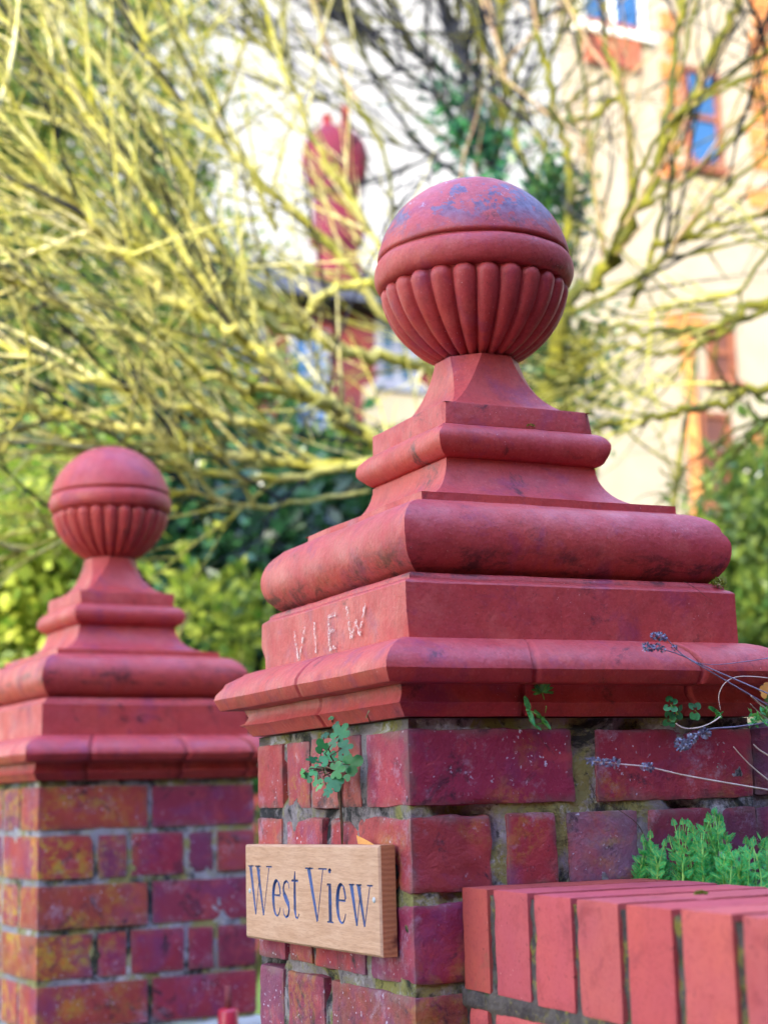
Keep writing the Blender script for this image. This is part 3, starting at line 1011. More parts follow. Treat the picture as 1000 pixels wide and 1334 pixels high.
def rv(rnd, s=1.0): return Vector((rnd.gauss(0, s), rnd.gauss(0, s), rnd.gauss(0, s)))

# blue-green rosette growing out of the joint above the board
r1 = random.Random(8)
c0 = onX(443, 985, -.222)
root = empty('wall_plant', onX(443, 945, -.215), 'blue-green scalloped-leaved plant rooted beneath the cornice above the name board', 'plant')
og = root.location
lf = MB(); stm = MB()
spots = [(441, 958, 14), (446, 975, 11), (432, 970, 9), (420, 975, 10), (428, 990, 13), (446, 992, 12), (456, 996, 14), (436, 1004, 12), (424, 1010, 12), (412, 1004, 10), (404, 1012, 9),
         (434, 1016, 13), (418, 1022, 9), (427, 1030, 8), (395, 1008, 7), (438, 1024, 7), (410, 990, 9), (422, 960, 7), (437, 947, 6), (431, 936, 5), (478, 931, 6), (452, 1008, 11), (414, 1016, 8)]
hub = onX(441, 1003, -.219)
for (x, y, s_) in spots:
    dx = -.222 - r1.uniform(.004, .035)
    c = onX(x, y, dx)
    nrm = Vector((-1, -.55, .45)) + rv(r1, .38)
    up = (c - hub) + Vector((0, 0, .012))
    lobed(lf, c, nrm, up if up.length > .004 else Vector((0, 0, 1)), s_ * .00115, r1.choice([5, 5, 3]), .42, r1)
    if s_ > 6 or y > 1000:
        mid = (hub + c) / 2 + Vector((-.012, 0, .004))
        stm.tube([hub, mid, c], [.0009, .0007, .0006], 5)
    else: stm.tube([onX(x + 4, y + 10, -.217), c], .0006, 5)
lf.build('foliage', LEAF_T, root, og)
stm.tube([hub, onX(443, 1030, -.2175), onX(444, 1062, -.217), onX(445, 1100, -.2175)], [.0022, .0016, .0012, .0007], 6)
stm.tube([hub + Vector((0, 0.003, 0)), onX(441, 1040, -.2172), onX(447, 1075, -.217), onX(446, 1100, -.2175)], [.0012, .0012, .0008, .0006], 5)
stm.tube([hub, onX(444, 950, -.214)], .0016, 5)
stm.build('stem', STEM_B, root, og)

# parsley-like seedling in the joint under the right-hand cornice
def seedling(px, py, heads, label, Y, mat_=LEAF_G, kind='fern'):
    base = onY(px, py, Y + .008)
    root = empty('seedling', base, label, 'seedling')
    l_ = MB(); s_ = MB(); r = random.Random(int(px * 7 + py))
    for (x, y, sz) in heads:
        c = onY(x, y, Y - r.uniform(.006, .02))
        s_.tube([base, (base + c) / 2 + Vector((r.uniform(-.003, .003), -.008, 0)), c], [.0008, .0006, .0005], 5)
        if kind == 'fern':
            out = (c - base).normalized()
            nrm = Vector((-.35, -.9, .4)).normalized()
            side = out.cross(nrm).normalized()
            for k in range(-3, 4):
                a = radians(k * 32)
                d = (out * cos(a) + side * sin(a)).normalized()
                leaflet(l_, c, d, nrm, sz * .0011 * (1 - .08 * abs(k)), sz * .00026)
                for q in (-1, 1):
                    leaflet(l_, c + d * sz * .0004, (d + side * q * .7).normalized(), nrm, sz * .00060, sz * .00020)
        else:
            for k in range(4):
                a = 2 * pi * k / 4 + r.random()
                cc = c + Vector((cos(a) * .8, 0, sin(a))) * sz * .00062
                lobed(l_, cc, Vector((-.4, -1, .3)) + rv(r, .25), cc - c, sz * .00062, 3, .05, r, .05)
    l_.build('foliage', mat_, root, base)
    s_.build('stem', STEM_G, root, base)
YR = -HB - .003
seedling(706, 943, [(706, 902, 13), (690, 926, 17), (705, 937, 15), (697, 944, 9)], 'tiny ferny seedling in the joint under the near cornice, left of the round-leaved ones', YR)
seedling(876, 944, [(873, 918, 9), (880, 927, 9), (871, 938, 8)], 'dark round-leaved seedling sprouting under the near cornice', YR, LEAF_T, 'clover')
seedling(908, 938, [(905, 926, 9)], 'smaller dark round-leaved seedling just right of its twin under the near cornice', YR, LEAF_T, 'clover')
seedling(926, 940, [(931, 928, 10), (936, 932, 7)], 'bright yellow-green curled seedling at the near cornice joint', YR, LEAF_G)

# feathery weeds behind the coping
def feather(l_, s_, base, tip, rnd, size):
    n = 7
    bend = rv(rnd, .006)
    pts = []
    for i in range(n + 1):
        t = i / n
        pts.append(base.lerp(tip, t) + bend * sin(t * pi))
    s_.tube(pts, [.0010 * (1 - .6 * i / n) for i in range(n + 1)], 4)
    L = (tip - base).length
    for i in range(2, n + 1):
        t = i / n
        for sgn in ((-1, 1) if i < n else (0,)):
            p = pts[i]
            ax = (pts[i] - pts[i - 1]).normalized()
            sd = ax.cross(rv(rnd)).normalized()
            d = (ax * .5 + sd * (1 if sgn else 0.1) * (sgn or 1) + Vector((0, 0, .25))).normalized()
            ln = size * (1.1 - .55 * t) * rnd.uniform(.7, 1.2)
            q = p + d * ln
            s_.tube([p, p + d * ln * .5, q], .0005, 3, cap=False)
            nrm = (Vector((-.4, -.7, .7)) + rv(rnd, .35)).normalized()
            for j in range(5):
                tt = .25 + .75 * j / 4
                c = p + d * ln * tt
                s2 = d.cross(nrm).normalized()
                for sg in (-1, 1):
                    dd = (d * .6 + s2 * sg).normalized()
                    ll = size * .38 * (1.1 - .5 * tt)
                    leaflet(l_, c, dd, nrm, ll, ll * .22)
                    leaflet(l_, c + dd * ll * .4, (dd + d * .8).normalized(), nrm, ll * .6, ll * .17)
                    leaflet(l_, c + dd * ll * .35, (dd - d * .6).normalized(), nrm, ll * .5, ll * .16)
            leaflet(l_, q, d, nrm, size * .3, size * .1)

def weed_clump(specs, label, seed):
    rnd = random.Random(seed)
    b0 = onY(specs[0][0], specs[0][1], specs[0][2])
    b0.z = Z0 - .285
    root = empty('feathery_weed', b0, label, 'weed', 'feathery green weeds behind the coping')
    l_ = MB(); s_ = MB()
    for (x, y, Y, tx, ty) in specs:
        tip = onY(tx, ty, Y + rnd.uniform(-.015, .015))
        base = onY(x, 1150, Y); base.z = Z0 - .285
        feather(l_, s_, base, tip, rnd, .0125)
    l_.build('foliage', LEAF_E, root, b0)
    s_.build('stem', STEM_G, root, b0)
rw = random.Random(12)
def specs(xa, xb, prof, n):
    out = []
    for i in range(n):
        x = rw.uniform(xa, xb)
        yt = prof(x) + abs(rw.gauss(0, 1)) * 18
        lim = -.225 if x < 890 else -.24
        Ymin = -.23 - max(0, (x - 835) / 165) * .16
        out.append((x + rw.uniform(-8, 8), 1150, rw.uniform(Ymin, lim), x, min(yt, 1140)))
    return out
import bisect
def lin(tbl):
    def f(x):
        for (a, b), (c, d) in zip(tbl, tbl[1:]):
            if a <= x <= c: return b + (d - b) * (x - a) / (c - a)
        return tbl[-1][1]
    return f
weed_clump(specs(836, 862, lin([(836, 1100), (845, 1086), (862, 1112)]), 9), 'leftmost, shortest clump of feathery weed behind the coping, against the pillar', 1)
weed_clump(specs(862, 912, lin([(862, 1106), (875, 1080), (893, 1066), (912, 1100)]), 21), 'mid-height clump of feathery weed behind the coping, left of the tallest clump', 2)
weed_clump(specs(905, 950, lin([(905, 1110), (925, 1066), (932, 1050), (942, 1082), (950, 1100)]), 20), 'tallest clump of feathery weed behind the coping, with one spire', 3)
weed_clump(specs(945, 1012, lin([(945, 1108), (965, 1105), (985, 1092), (1012, 1104)]), 28), 'rightmost clump of feathery weed behind the coping, running out of view', 4)

# little moss cushion on the coping and on the cap
MOSS = m_leaf('moss_green', (.14, .20, .03), (.30, .34, .05), 80, .1, .9, .1)
def moss(c, r, label, flat=.5, n=260):
    m_ = MB(); rnd = random.Random(int(c.x * 9999))
    for i in range(n):
        d = rv(rnd).normalized(); d.z = abs(d.z)
        p = c + Vector((d.x * r, d.y * r, d.z * r * flat)) * rnd.uniform(.5, 1)
        leaflet(m_, p, (d + rv(rnd, .4)).normalized(), rv(rnd).normalized(), r * .32, r * .14)
    o = m_.build('moss', MOSS, None, tuple(c))
    tag(o, label, 'moss')
moss(Vector((-.055, -.475, Z0 - .2545)), .006, 'small green moss cushion in a joint on top of the brick coping', .6)
moss(Vector((.1955, -.196, Z0 + .0660)), .0095, 'pale green moss tuft under the large roll moulding at its right corner', 1.2)
moss(onY(691, 555, -.100), .0050, 'tiny dark moss streak on the small roll moulding', .4, 120)

# stray lavender stalks and straws reaching in from the right
def stalk(pts, r, mat_, label, head=None, name='dried_stalk', cat='dried stalk', head2=None, Y0=-.30, group='dried stalks reaching in from the right'):
    P3 = []
    n = len(pts)
    for i, p in enumerate(pts):
        Y = Y0 + (p[2] if len(p) > 2 else 0)
        P3.append(onY(p[0], p[1], Y))
    # smooth through points
    out = []
    for i in range(n - 1):
        p0 = P3[max(0, i - 1)]; p1 = P3[i]; p2 = P3[i + 1]; p3 = P3[min(n - 1, i + 2)]
        for k in range(6):
            t = k / 6
            out.append(.5 * ((2 * p1) + (p2 - p0) * t + (2 * p0 - 5 * p1 + 4 * p2 - p3) * t * t + (3 * p1 - p0 - 3 * p2 + p3) * t ** 3))
    out.append(P3[-1])
    root = empty(name, out[-1], label, cat, group)
    og = root.location
    s_ = MB(); s_.tube(out, [r * .72 * (.55 + .45 * i / len(out)) for i in range(len(out))], 6)
    s_.build('stalk', mat_, root, og)
    if head:
        rnd = random.Random(int(pts[0][0] * 3 + pts[0][1]))
        head = sorted(head); groups = [[head[0]]]
        for q_ in head[1:]:
            if q_[0] - groups[-1][-1][0] > 11.5: groups.append([q_])
            else: groups[-1].append(q_)
        for gr in groups:
            h_ = MB()
            for (x, y, sz) in gr:
                c = onY(x, y, Y0)
                for k in range(int(12 + sz * 4)):
                    d = rv(rnd).normalized()
                    p = c + d * sz * .00036
                    leaflet(h_, p, (d + rv(rnd, .5)).normalized(), rv(rnd).normalized(), sz * .00050, sz * .00030)
            h_.build('flower_head', BUD, root, og)
stalk([(866, 829), (878, 843), (893, 856), (930, 878), (1010, 925)], .0011, STEM_L, 'grey lavender stalk with the uppermost flower head, crossing the cornice', [(852, 828, 6), (858, 829, 7), (864, 831, 6), (878, 844, 5)])
stalk([(842, 843), (862, 846), (885, 853), (920, 869), (1010, 908, -.02)], .0011, STEM_L, 'grey lavender stalk crossing the cornice, its head just below the uppermost one', [(841, 843, 7), (848, 844, 6), (856, 843, 6), (863, 846, 5)])
stalk([(900, 862), (930, 866), (970, 862), (1010, 856)], .0007, STEM_L, 'thin grey stem nearly level across the cornice face')
stalk([(772, 992), (810, 996), (846, 1000), (900, 1012), (1010, 1031)], .0013, STEM_P, 'pale straw stalk with beaded grey head lying across the top brick course', [(765, 991, 5), (772, 992, 6), (783, 993, 6), (790, 994, 6), (800, 994, 8), (839, 999, 6), (846, 1000, 7), (776, 990, 5)])
stalk([(892, 966), (905, 958), (925, 950), (960, 947), (1010, 940)], .0015, STEM_L, 'blue-grey drooping lavender stalk with a loose head over the top brick course', [(887, 970, 10), (893, 971, 8), (901, 962, 8), (905, 959, 6), (917, 955, 9), (921, 956, 6)])
stalk([(880, 943), (892, 949), (910, 948), (926, 942), (938, 934)], .0012, STEM_P, 'short pale curved straw lying under the cornice')
stalk([(938, 925), (936, 906), (944, 890), (960, 882), (985, 882), (1010, 885)], .0009, STEM_P, 'pinkish straw curving in a loop in front of the cornice')
stalk([(955, 973), (970, 990), (985, 1004), (1010, 1024)], .0010, STEM_P, 'thin pale straw slanting steeply over the right end of the top course')
stalk([(981, 970), (990, 978), (1010, 990)], .0014, STEM_P, 'thick short white straw at the right edge beside the top course')
stalk([(978, 907, -.01), (988, 916), (1010, 934)], .0019, STEM_P, 'thick white blade at the right edge in front of the cornice')
stalk([(977, 917, -.01), (990, 930), (1010, 945)], .0011, STEM_P, 'thin white blade just below the thick one at the right edge')
stalk([(768, 1020), (778, 1040), (800, 1052), (826, 1070), (838, 1088), (846, 1112)], .0007, STEM_B, 'thin dark dead stem trailing down the brick face to the weeds', Y0=-.222)
stalk([(929, 783), (920, 778), (905, 766), (890, 757)], .0004, STEM_B, 'hair-thin dead stem on the right face of the base block', Y0=-.2115)
# curled orange leaf
ol = MB()
c = onY(1000, 903, -.31)
lobed(ol, c, Vector((-.4, -1, .2)), Vector((0, 0, 1)), .012, 5, .2)
tag(ol.build('dead_leaf', m_leaf('orange_dead_leaf', (.55, .22, .04), (.62, .32, .07), 60, .2), None, tuple(c)), 'curled orange dead leaf caught among straws at the right edge', 'leaf')
ol = MB()
c = onX(484, 1101, -.226)
ol.add([onX(464, 1088, -.225), onX(466, 1100, -.229), onX(488, 1101, -.222), onX(478, 1095, -.221)], [(0, 1, 2, 3)])
tag(ol.build('dead_leaf', m_two('orange_leaf', (.62, .25, .06), (.70, .33, .08), 60), None, tuple(c)), 'small orange leaf poking up behind the name board', 'leaf')
gl = MB(); rr = random.Random(2)
for k in range(36):
    c = onY(984 + rr.uniform(-9, 14), 936 + rr.uniform(-9, 9), -.30 + rr.uniform(-.01, .01))
    leaflet(gl, c, rv(rr).normalized(), rv(rr).normalized(), .008, .003)
c = onY(990, 936, -.30)
gl.tube([c, onY(1015, 960, -.32)], .001, 5)
tag(gl.build('herb_sprig', LEAF_G, None, tuple(c)), 'yellow-green leafy sprig at the right edge beneath the cornice', 'plant')

# ------------------------------------------------------------------ gate hinge on the far pillar
hg = empty('gate_hinge', onY(297, 1330, 1.19), 'red painted iron hinge pin standing below the far pillar bricks', 'hinge')
og = hg.location
RED = m_two('red_gloss_paint', (.50, .03, .03), (.42, .02, .05), 20, .35, .2, 80, .5)
h_ = MB()
b = onY(297, 1318, 1.19)
h_.tube([b + Vector((0, 0, -.12)), b, b + Vector((0, 0, .004)), b + Vector((0, 0, .006))], [.0185, .0185, .016, .008], 20)
h_.build('barrel', RED, hg, og)
h_ = MB(); h_.tube([b, b + Vector((0, 0, .045))], .006, 12); h_.build('pin', m_two('rusty_iron', (.14, .03, .04), (.22, .05, .05), 50), hg, og)
h_ = MB(); h_.box(tuple(b + Vector((-.012, -.01, -.10))), tuple(b + Vector((.012, .10, -.07)))); h_.build('bracket', RED, hg, og)

# ------------------------------------------------------------------ trees
BARK = None
def m_bark(name, a, b, c3):
    m = NM(name)
    c = m.mix(m.rng(m.noise(9, 5, .7), .36, .62), a, b)
    c = m.mix(m.rng(m.noise(30, 5, .7), .52, .66, 0, .8), c, c3)
    m.bump(m.noise(60, 5, .7), .8, .01)
    return m.fin(c, .9, .2)
BARK_Y = m_bark('lichen_yellow_bark', (.40, .38, .04), (.54, .51, .20), (.06, .065, .02))
BARK_D = m_bark('dark_bark', (.010, .013, .030), (.022, .024, .04), (.14, .14, .03))
BARK_M = m_bark('half_lichened_bark', (.30, .28, .05), (.12, .12, .07), (.05, .06, .05))
BARK_W = m_bark('pale_cream_bark', (.72, .68, .42), (.55, .50, .12), (.20, .17, .06))
BARK_O = m_bark('olive_bark', (.22, .21, .02), (.07, .08, .02), (.03, .035, .03))
BARK_N = m_bark('blackish_bark', (.004, .006, .016), (.010, .012, .022), (.05, .05, .012))
BARK_P = m_bark('pinkish_twig_bark', (.36, .22, .15), (.46, .36, .16), (.24, .14, .10))

def smooth_path(P3, sub=6):
    n = len(P3); out = []
    for i in range(n - 1):
        p0 = P3[max(0, i - 1)]; p1 = P3[i]; p2 = P3[i + 1]; p3 = P3[min(n - 1, i + 2)]
        for k in range(sub):
            t = k / sub
            out.append(.5 * ((2 * p1) + (p2 - p0) * t + (2 * p0 - 5 * p1 + 4 * p2 - p3) * t * t + (3 * p1 - p0 - 3 * p2 + p3) * t ** 3))
    out.append(P3[-1].copy())
    return out

def wander(rnd, p, d, L, n, wob, sag=0.0):
    pts = [p.copy()]; d = d.normalized()
    for i in range(n):
        d = (d + rv(rnd, wob) + Vector((0, 0, sag))).normalized()
        p = p + d * (L / n); pts.append(p.copy())
    return pts

def make_tree(name, base, label, limbs, bark, twig_mats, seed, dens=1.0, bias=Vector((0, 0, .3)), tw=(.5, 1.1), trunk_r=.09, crotch=None, group=None, cat='tree', wob=.16, r2=.006, lw=.82, sub=(3, 6), ter=.5):
    rnd = random.Random(seed)
    root = empty(name, base, label, cat, group)
    og = Vector(base)
    t_ = MB()
    cr = crotch
    t_.tube(smooth_path([og, og.lerp(cr, .35) + Vector((.05, .03, 0)), og.lerp(cr, .7) + Vector((-.03, .02, 0)), cr], 5), [trunk_r * (1.15 - .035 * i) for i in range(16)], 12)
    t_.build('trunk', bark, root, og)
    twm = [MB() for _ in twig_mats]
    for li, (pts, r0, r1, dn) in enumerate(limbs):
        path = smooth_path([p if isinstance(p, Vector) else onD(*p) for p in pts], 7)
        n = len(path)
        for p in path[1:-1]:
            p += rv(rnd, r0 * .35)
        l_ = MB(); l_.tube(path, [r0 * lw + (r1 - r0) * lw * i / (n - 1) for i in range(n)], 8)
        l_.build('limb', bark, root, og)
        L = sum((path[i + 1] - path[i]).length for i in range(n - 1))
        cnt = int(dn * dens * L * 9)
        for k in range(cnt):
            t = rnd.random() ** .8
            i = min(n - 2, int(t * (n - 1)))
            p = path[i].lerp(path[i + 1], rnd.random())
            ax = (path[i + 1] - path[i]).normalized()
            d = (ax * .9 + rv(rnd, .55) + bias).normalized()
            l2 = rnd.uniform(*tw)
            rr_ = r2 * rnd.uniform(.5, 1.2)
            mb = rnd.choice(twm)
            q = wander(rnd, p, d, l2, 7, wob)
            mb.tube(q, [rr_ * (1 - .75 * j / 7) for j in range(8)], 5, cap=False)
            for s_ in range(rnd.randint(*sub)):
                j = rnd.randint(1, 6)
                ax2 = (q[j + 1] - q[j]).normalized()
                d2 = (ax2 + rv(rnd, .55) + bias * .5).normalized()
                q2 = wander(rnd, q[j], d2, l2 * rnd.uniform(.25, .6), 4, wob)
                mb.tube(q2, [rr_ * .5 * (1 - .7 * z / 4) for z in range(5)], 4, cap=False)
                if rnd.random() < ter:
                    j2 = rnd.randint(1, 3)
                    q3 = wander(rnd, q2[j2], (q2[j2] - q2[j2 - 1]).normalized() + rv(rnd, .6), l2 * .2, 3, wob)
                    mb.tube(q3, [rr_ * .32, rr_ * .28, rr_ * .2, rr_ * .12], 3, cap=False)
    for mb, m_ in zip(twm, twig_mats):
        if mb.v: mb.build('twigs', m_, root, og)
    return root

CRD = 5.2
crotch = onD(718, 500, CRD)
tb = Vector((crotch.x + .1, crotch.y + .05, 0))
limbsA = [
    ([(718, 500, 5.2), (738, 405, 5.1), (790, 345, 5.1), (822, 292, 5.0), (856, 215, 5.0), (900, 130, 4.9), (950, 25, 4.8), (985, -60, 4.8)], .031, .017, .5),
    ([(822, 300, 5.0), (822, 200, 5.0), (812, 130, 5.0), (790, 60, 5.1), (772, -50, 5.1)], .016, .010, .8),
    ([(856, 215, 5.0), (872, 120, 5.2), (884, 20, 5.2), (890, -60, 5.3)], .017, .011, .5),
    ([(820, 400, 5.1), (852, 320, 5.1), (870, 240, 5.2), (890, 180, 5.2)], .014, .009, .8),
    ([(852, 318, 5.1), (885, 312, 5.0), (940, 292, 5.0), (1010, 272, 4.9)], .015, .009, .9),
    ([(718, 500, 5.2), (738, 330, 5.4), (742, 230, 5.4), (722, 140, 5.4), (700, 50, 5.4), (690, -60, 5.5)], .022, .012, .8),
    ([(742, 155, 5.4), (775, 150, 5.3), (808, 118, 5.2), (806, 90, 5.2)], .015, .010, .3),
    ([(742, 155, 5.4), (745, 130, 5.4), (790, 100, 5.3), (806, 92, 5.2)], .010, .008, .2),
    ([(730, 480, 5.2), (715, 300, 5.6), (680, 200, 5.7), (655, 100, 5.8), (650, -50, 5.8)], .018, .009, .9),
    ([(790, 345, 5.1), (815, 270, 4.8), (870, 160, 4.6), (960, 90, 4.5), (1010, 60, 4.4)], .010, .007, .8),
    ([(738, 300, 5.5), (700, 180, 5.6), (640, 80, 5.6), (590, -30, 5.6)], .010, .006, .9),
    ([(560, 470, 5.4), (520, 330, 5.5), (500, 200, 5.5), (440, 90, 5.5), (400, -20, 5.5)], .011, .006, .7),
    ([(790, 345, 5.1), (770, 230, 5.3), (760, 100, 5.4), (740, -30, 5.4)], .010, .006, .8),
    ([(900, 130, 4.9), (940, 110, 4.8), (1010, 90, 4.8)], .010, .006, .8),
    ([(835, 270, 5.0), (900, 230, 4.9), (1010, 130, 4.8)], .010, .006, .9),
    ([(738, 410, 5.1), (800, 380, 5.0), (870, 330, 4.8), (940, 250, 4.7), (1010, 190, 4.6)], .011, .007, 1.),
]
treeA = make_tree('bare_tree', tb, 'bare spreading tree behind the near ball, thick greenish limbs forking up to the right', limbsA, BARK_O, [BARK_O, BARK_P, BARK_N, BARK_D], 21, dens=1.25, bias=Vector((.10, 0, .40)), crotch=crotch, tw=(.35, 1.0), r2=.0068, wob=.08, sub=(2, 4), ter=.3)

cB = onD(640, 480, 5.6)
limbsB = [
    ([(640, 480, 5.6), (560, 478, 5.3), (500, 468, 5.1), (430, 450, 4.9), (385, 415, 4.8), (340, 388, 4.7), (300, 340, 4.6), (240, 270, 4.5), (150, 200, 4.3)], .028, .010, 1.2),
    ([(600, 420, 5.5), (490, 378, 4.9), (450, 370, 4.9), (420, 385, 4.8), (398, 412, 4.8)], .018, .014, .4),
    ([(640, 540, 5.3), (520, 590, 4.8), (440, 540, 4.6), (380, 500, 4.4), (330, 450, 4.3), (260, 410, 4.2), (170, 340, 4.1), (90, 250, 4.0), (-30, 120, 3.9)], .030, .010, 1.5),
    ([(640, 470, 5.6), (520, 430, 5.2), (440, 330, 5.0), (330, 225, 4.8), (240, 140, 4.7), (190, 60, 4.6), (150, -50, 4.6)], .018, .009, 1.2),
    ([(640, 560, 5.2), (500, 605, 4.7), (340, 600, 4.4), (180, 560, 4.2), (60, 540, 4.1), (-40, 510, 4.0)], .022, .010, 1.3),
    ([(500, 600, 4.7), (380, 622, 4.4), (250, 612, 4.3), (120, 580, 4.2), (0, 575, 4.1)], .016, .008, 1.2),
    ([(400, 440, 4.8), (300, 400, 4.4), (200, 330, 4.3), (100, 280, 4.2), (-30, 180, 4.1)], .016, .008, 1.5),
    ([(420, 520, 4.6), (300, 500, 4.3), (180, 440, 4.2), (80, 400, 4.1), (-30, 340, 4.0)], .018, .008, 1.5),
    ([(380, 560, 4.5), (260, 540, 4.3), (140, 500, 4.1), (40, 470, 4.0), (-40, 430, 4.0)], .016, .008, 1.5),
    ([(560, 450, 5.3), (480, 300, 5.2), (420, 200, 5.1), (370, 90, 5.0), (330, -40, 5.0)], .014, .007, 1.0),
    ([(300, 340, 4.6), (230, 210, 4.5), (150, 110, 4.4), (80, 0, 4.4), (50, -60, 4.4)], .013, .007, 1.5),
    ([(330, 450, 4.3), (240, 330, 4.2), (130, 170, 4.2), (40, 60, 4.2), (-30, -20, 4.2)], .015, .007, 1.5),
    ([(360, 300, 4.9), (300, 170, 4.8), (250, 60, 4.8), (220, -50, 4.8)], .011, .006, 1.3),
    ([(480, 640, 4.6), (330, 660, 4.3), (220, 640, 4.2), (100, 690, 4.1), (-20, 740, 4.0)], .008, .005, 1.0),
]
treeB = make_tree('bare_tree', Vector((cB.x + .05, cB.y + .05, 0)), 'yellow lichened bare tree with dense twigs sweeping across the whole left side', limbsB, BARK_Y, [BARK_Y, BARK_Y, BARK_W, BARK_Y, BARK_M, BARK_D], 33, dens=1.7, bias=Vector((-.45, 0, .42)), crotch=cB, tw=(.35, .85), wob=.065, r2=.0062, sub=(2, 4), ter=.15)

cC = onD(650, 260, 7.2)
limbsC = [
    ([(650, 260, 7.2), (640, 190, 7.2), (608, 125, 7.2), (588, 60, 7.2), (560, -40, 7.2)], .034, .014, 1.5),
    ([(650, 240, 7.2), (618, 160, 7.0), (600, 80, 7.0), (598, -40, 7.0)], .022, .012, 1.4),
    ([(652, 240, 7.2), (645, 160, 7.3), (640, 90, 7.3), (620, -40, 7.3)], .022, .012, 1.4),
    ([(640, 200, 7.2), (560, 120, 7.1), (500, 70, 7.0), (430, -20, 7.0)], .018, .009, 1.3),
    ([(645, 250, 7.2), (560, 200, 7.0), (500, 120, 6.9), (460, 50, 6.9), (400, -20, 6.9)], .016, .008, 1.2),
    ([(640, 250, 7.2), (600, 170, 7.1), (540, 60, 7.0), (500, -40, 7.0)], .016, .008, 1.3),
    ([(600, 110, 7.1), (520, 60, 7.0), (420, 20, 6.9), (340, -30, 6.9)], .012, .006, 1.3),
    ([(560, 200, 7.0), (470, 170, 6.8), (400, 100, 6.7), (330, 50, 6.7)], .010, .006, 1.3),
    ([(650, 260, 7.2), (670, 150, 7.4), (700, 60, 7.4), (720, -40, 7.4)], .014, .008, 1.2),
]
treeC = make_tree('bare_tree', Vector((cC.x, cC.y, 0)), 'dark bare tree fanning upward directly above the near ball', limbsC, BARK_D, [BARK_N, BARK_N, BARK_O], 44, dens=1.0, bias=Vector((-.05, 0, .5)), crotch=cC, tw=(.6, 1.5), wob=.07, r2=.0098, sub=(3, 5), ter=.3, trunk_r=.08)

cDr = onD(1120, 520, 4.6)
limbsD = [
    ([cDr, (1010, 500, 4.6), (935, 528, 4.6), (860, 543, 4.6), (800, 550, 4.7), (762, 566, 4.8)], .021, .009, .9),
    ([cDr, (1010, 395, 4.7), (945, 422, 4.7), (885, 432, 4.8), (830, 428, 4.9), (780, 425, 5.0)], .022, .008, .9),
    ([cDr, (1010, 405, 4.9), (930, 440, 4.9), (870, 460, 5.0), (800, 450, 5.0), (750, 480, 5.0)], .014, .008, .9),
    ([cDr, (1010, 545, 4.5), (950, 600, 4.5), (900, 640, 4.6), (860, 610, 4.7)], .008, .004, .7),
    ([cDr, (1020, 330, 4.8), (960, 380, 4.8), (900, 395, 4.9), (850, 405, 4.9)], .010, .006, .8),
]
treeD = make_tree('bare_tree', Vector((cDr.x, cDr.y, 0)), 'bare tree beyond the right edge reaching level lichened branches in front of the cream house', limbsD, BARK_O, [BARK_Y, BARK_O], 55, dens=1.1, bias=Vector((-.3, 0, .12)), crotch=cDr, tw=(.25, .7), r2=.0060)

# ------------------------------------------------------------------ leafy shrubs
def leafy(name, blobs, label, mat_, seed, n, ls, cat='shrub', stem=None, aspect=.5, group=None):
    """blobs: (centre, radius xyz); leaves gather in clumps with gaps between"""
    rnd = random.Random(seed)
    base = Vector(blobs[0][0]); base.z = 0
    root = empty(name, base, label, cat, group)
    lf = MB()
    wts = [b[1][0] * b[1][2] for b in blobs]
    for (c, r), w_ in zip(blobs, wts):
        c = Vector(c)
        cnt = int(n * w_ / sum(wts))
        ncl = max(6, cnt // 34)
        for _ in range(ncl):
            d = rv(rnd).normalized() * rnd.uniform(.55, 1.0) ** .5
            cc = c + Vector((d.x * r[0], d.y * r[1], d.z * r[2]))
            cr_ = rnd.uniform(.5, 1.3) * ls * 2.6
            for k in range(34):
                e = rv(rnd)
                p = cc + e * cr_ * .55
                dd = (e + Vector((0, -.3, .3)) + rv(rnd, .5)).normalized()
                nn = (Vector((0, -.5, .7)) + rv(rnd, .6)).normalized()
                L = ls * rnd.uniform(.6, 1.3); W = L * aspect
                s = dd.cross(nn)
                if s.length < 1e-3: continue
                s.normalize()
                lf.add([p, p + dd * L * .5 + s * W * .5, p + dd * L, p + dd * L * .5 - s * W * .5], [(0, 1, 2, 3)], None, False)
    lf.build('foliage', mat_, root, base)
    st = MB()
    for k in range(stem or 5):
        c = Vector(rnd.choice(blobs)[0])
        st.tube(wander(rnd, base + rv(rnd, .05) * 1.0 + Vector((0, 0, .05)), c + rv(rnd, .15) - base, (c - base).length, 8, .06), [.03 * (1 - .09 * j) for j in range(9)], 6)
    st.build('stem', BARK_M, root, base)
    return root

L_DK = m_leaf('dark_laurel_leaf', (.004, .026, .018), (.05, .17, .05), 3, .2, .28, .6)
L_LM = m_leaf('lime_leaf', (.10, .22, .02), (.60, .64, .09), 3, .45, .45)
L_MD = m_leaf('mid_green_leaf', (.06, .16, .03), (.34, .42, .07), 3, .35, .4)
L_YG = m_leaf('yellow_green_leaf', (.035, .10, .02), (.26, .34, .05), 3, .45, .5)

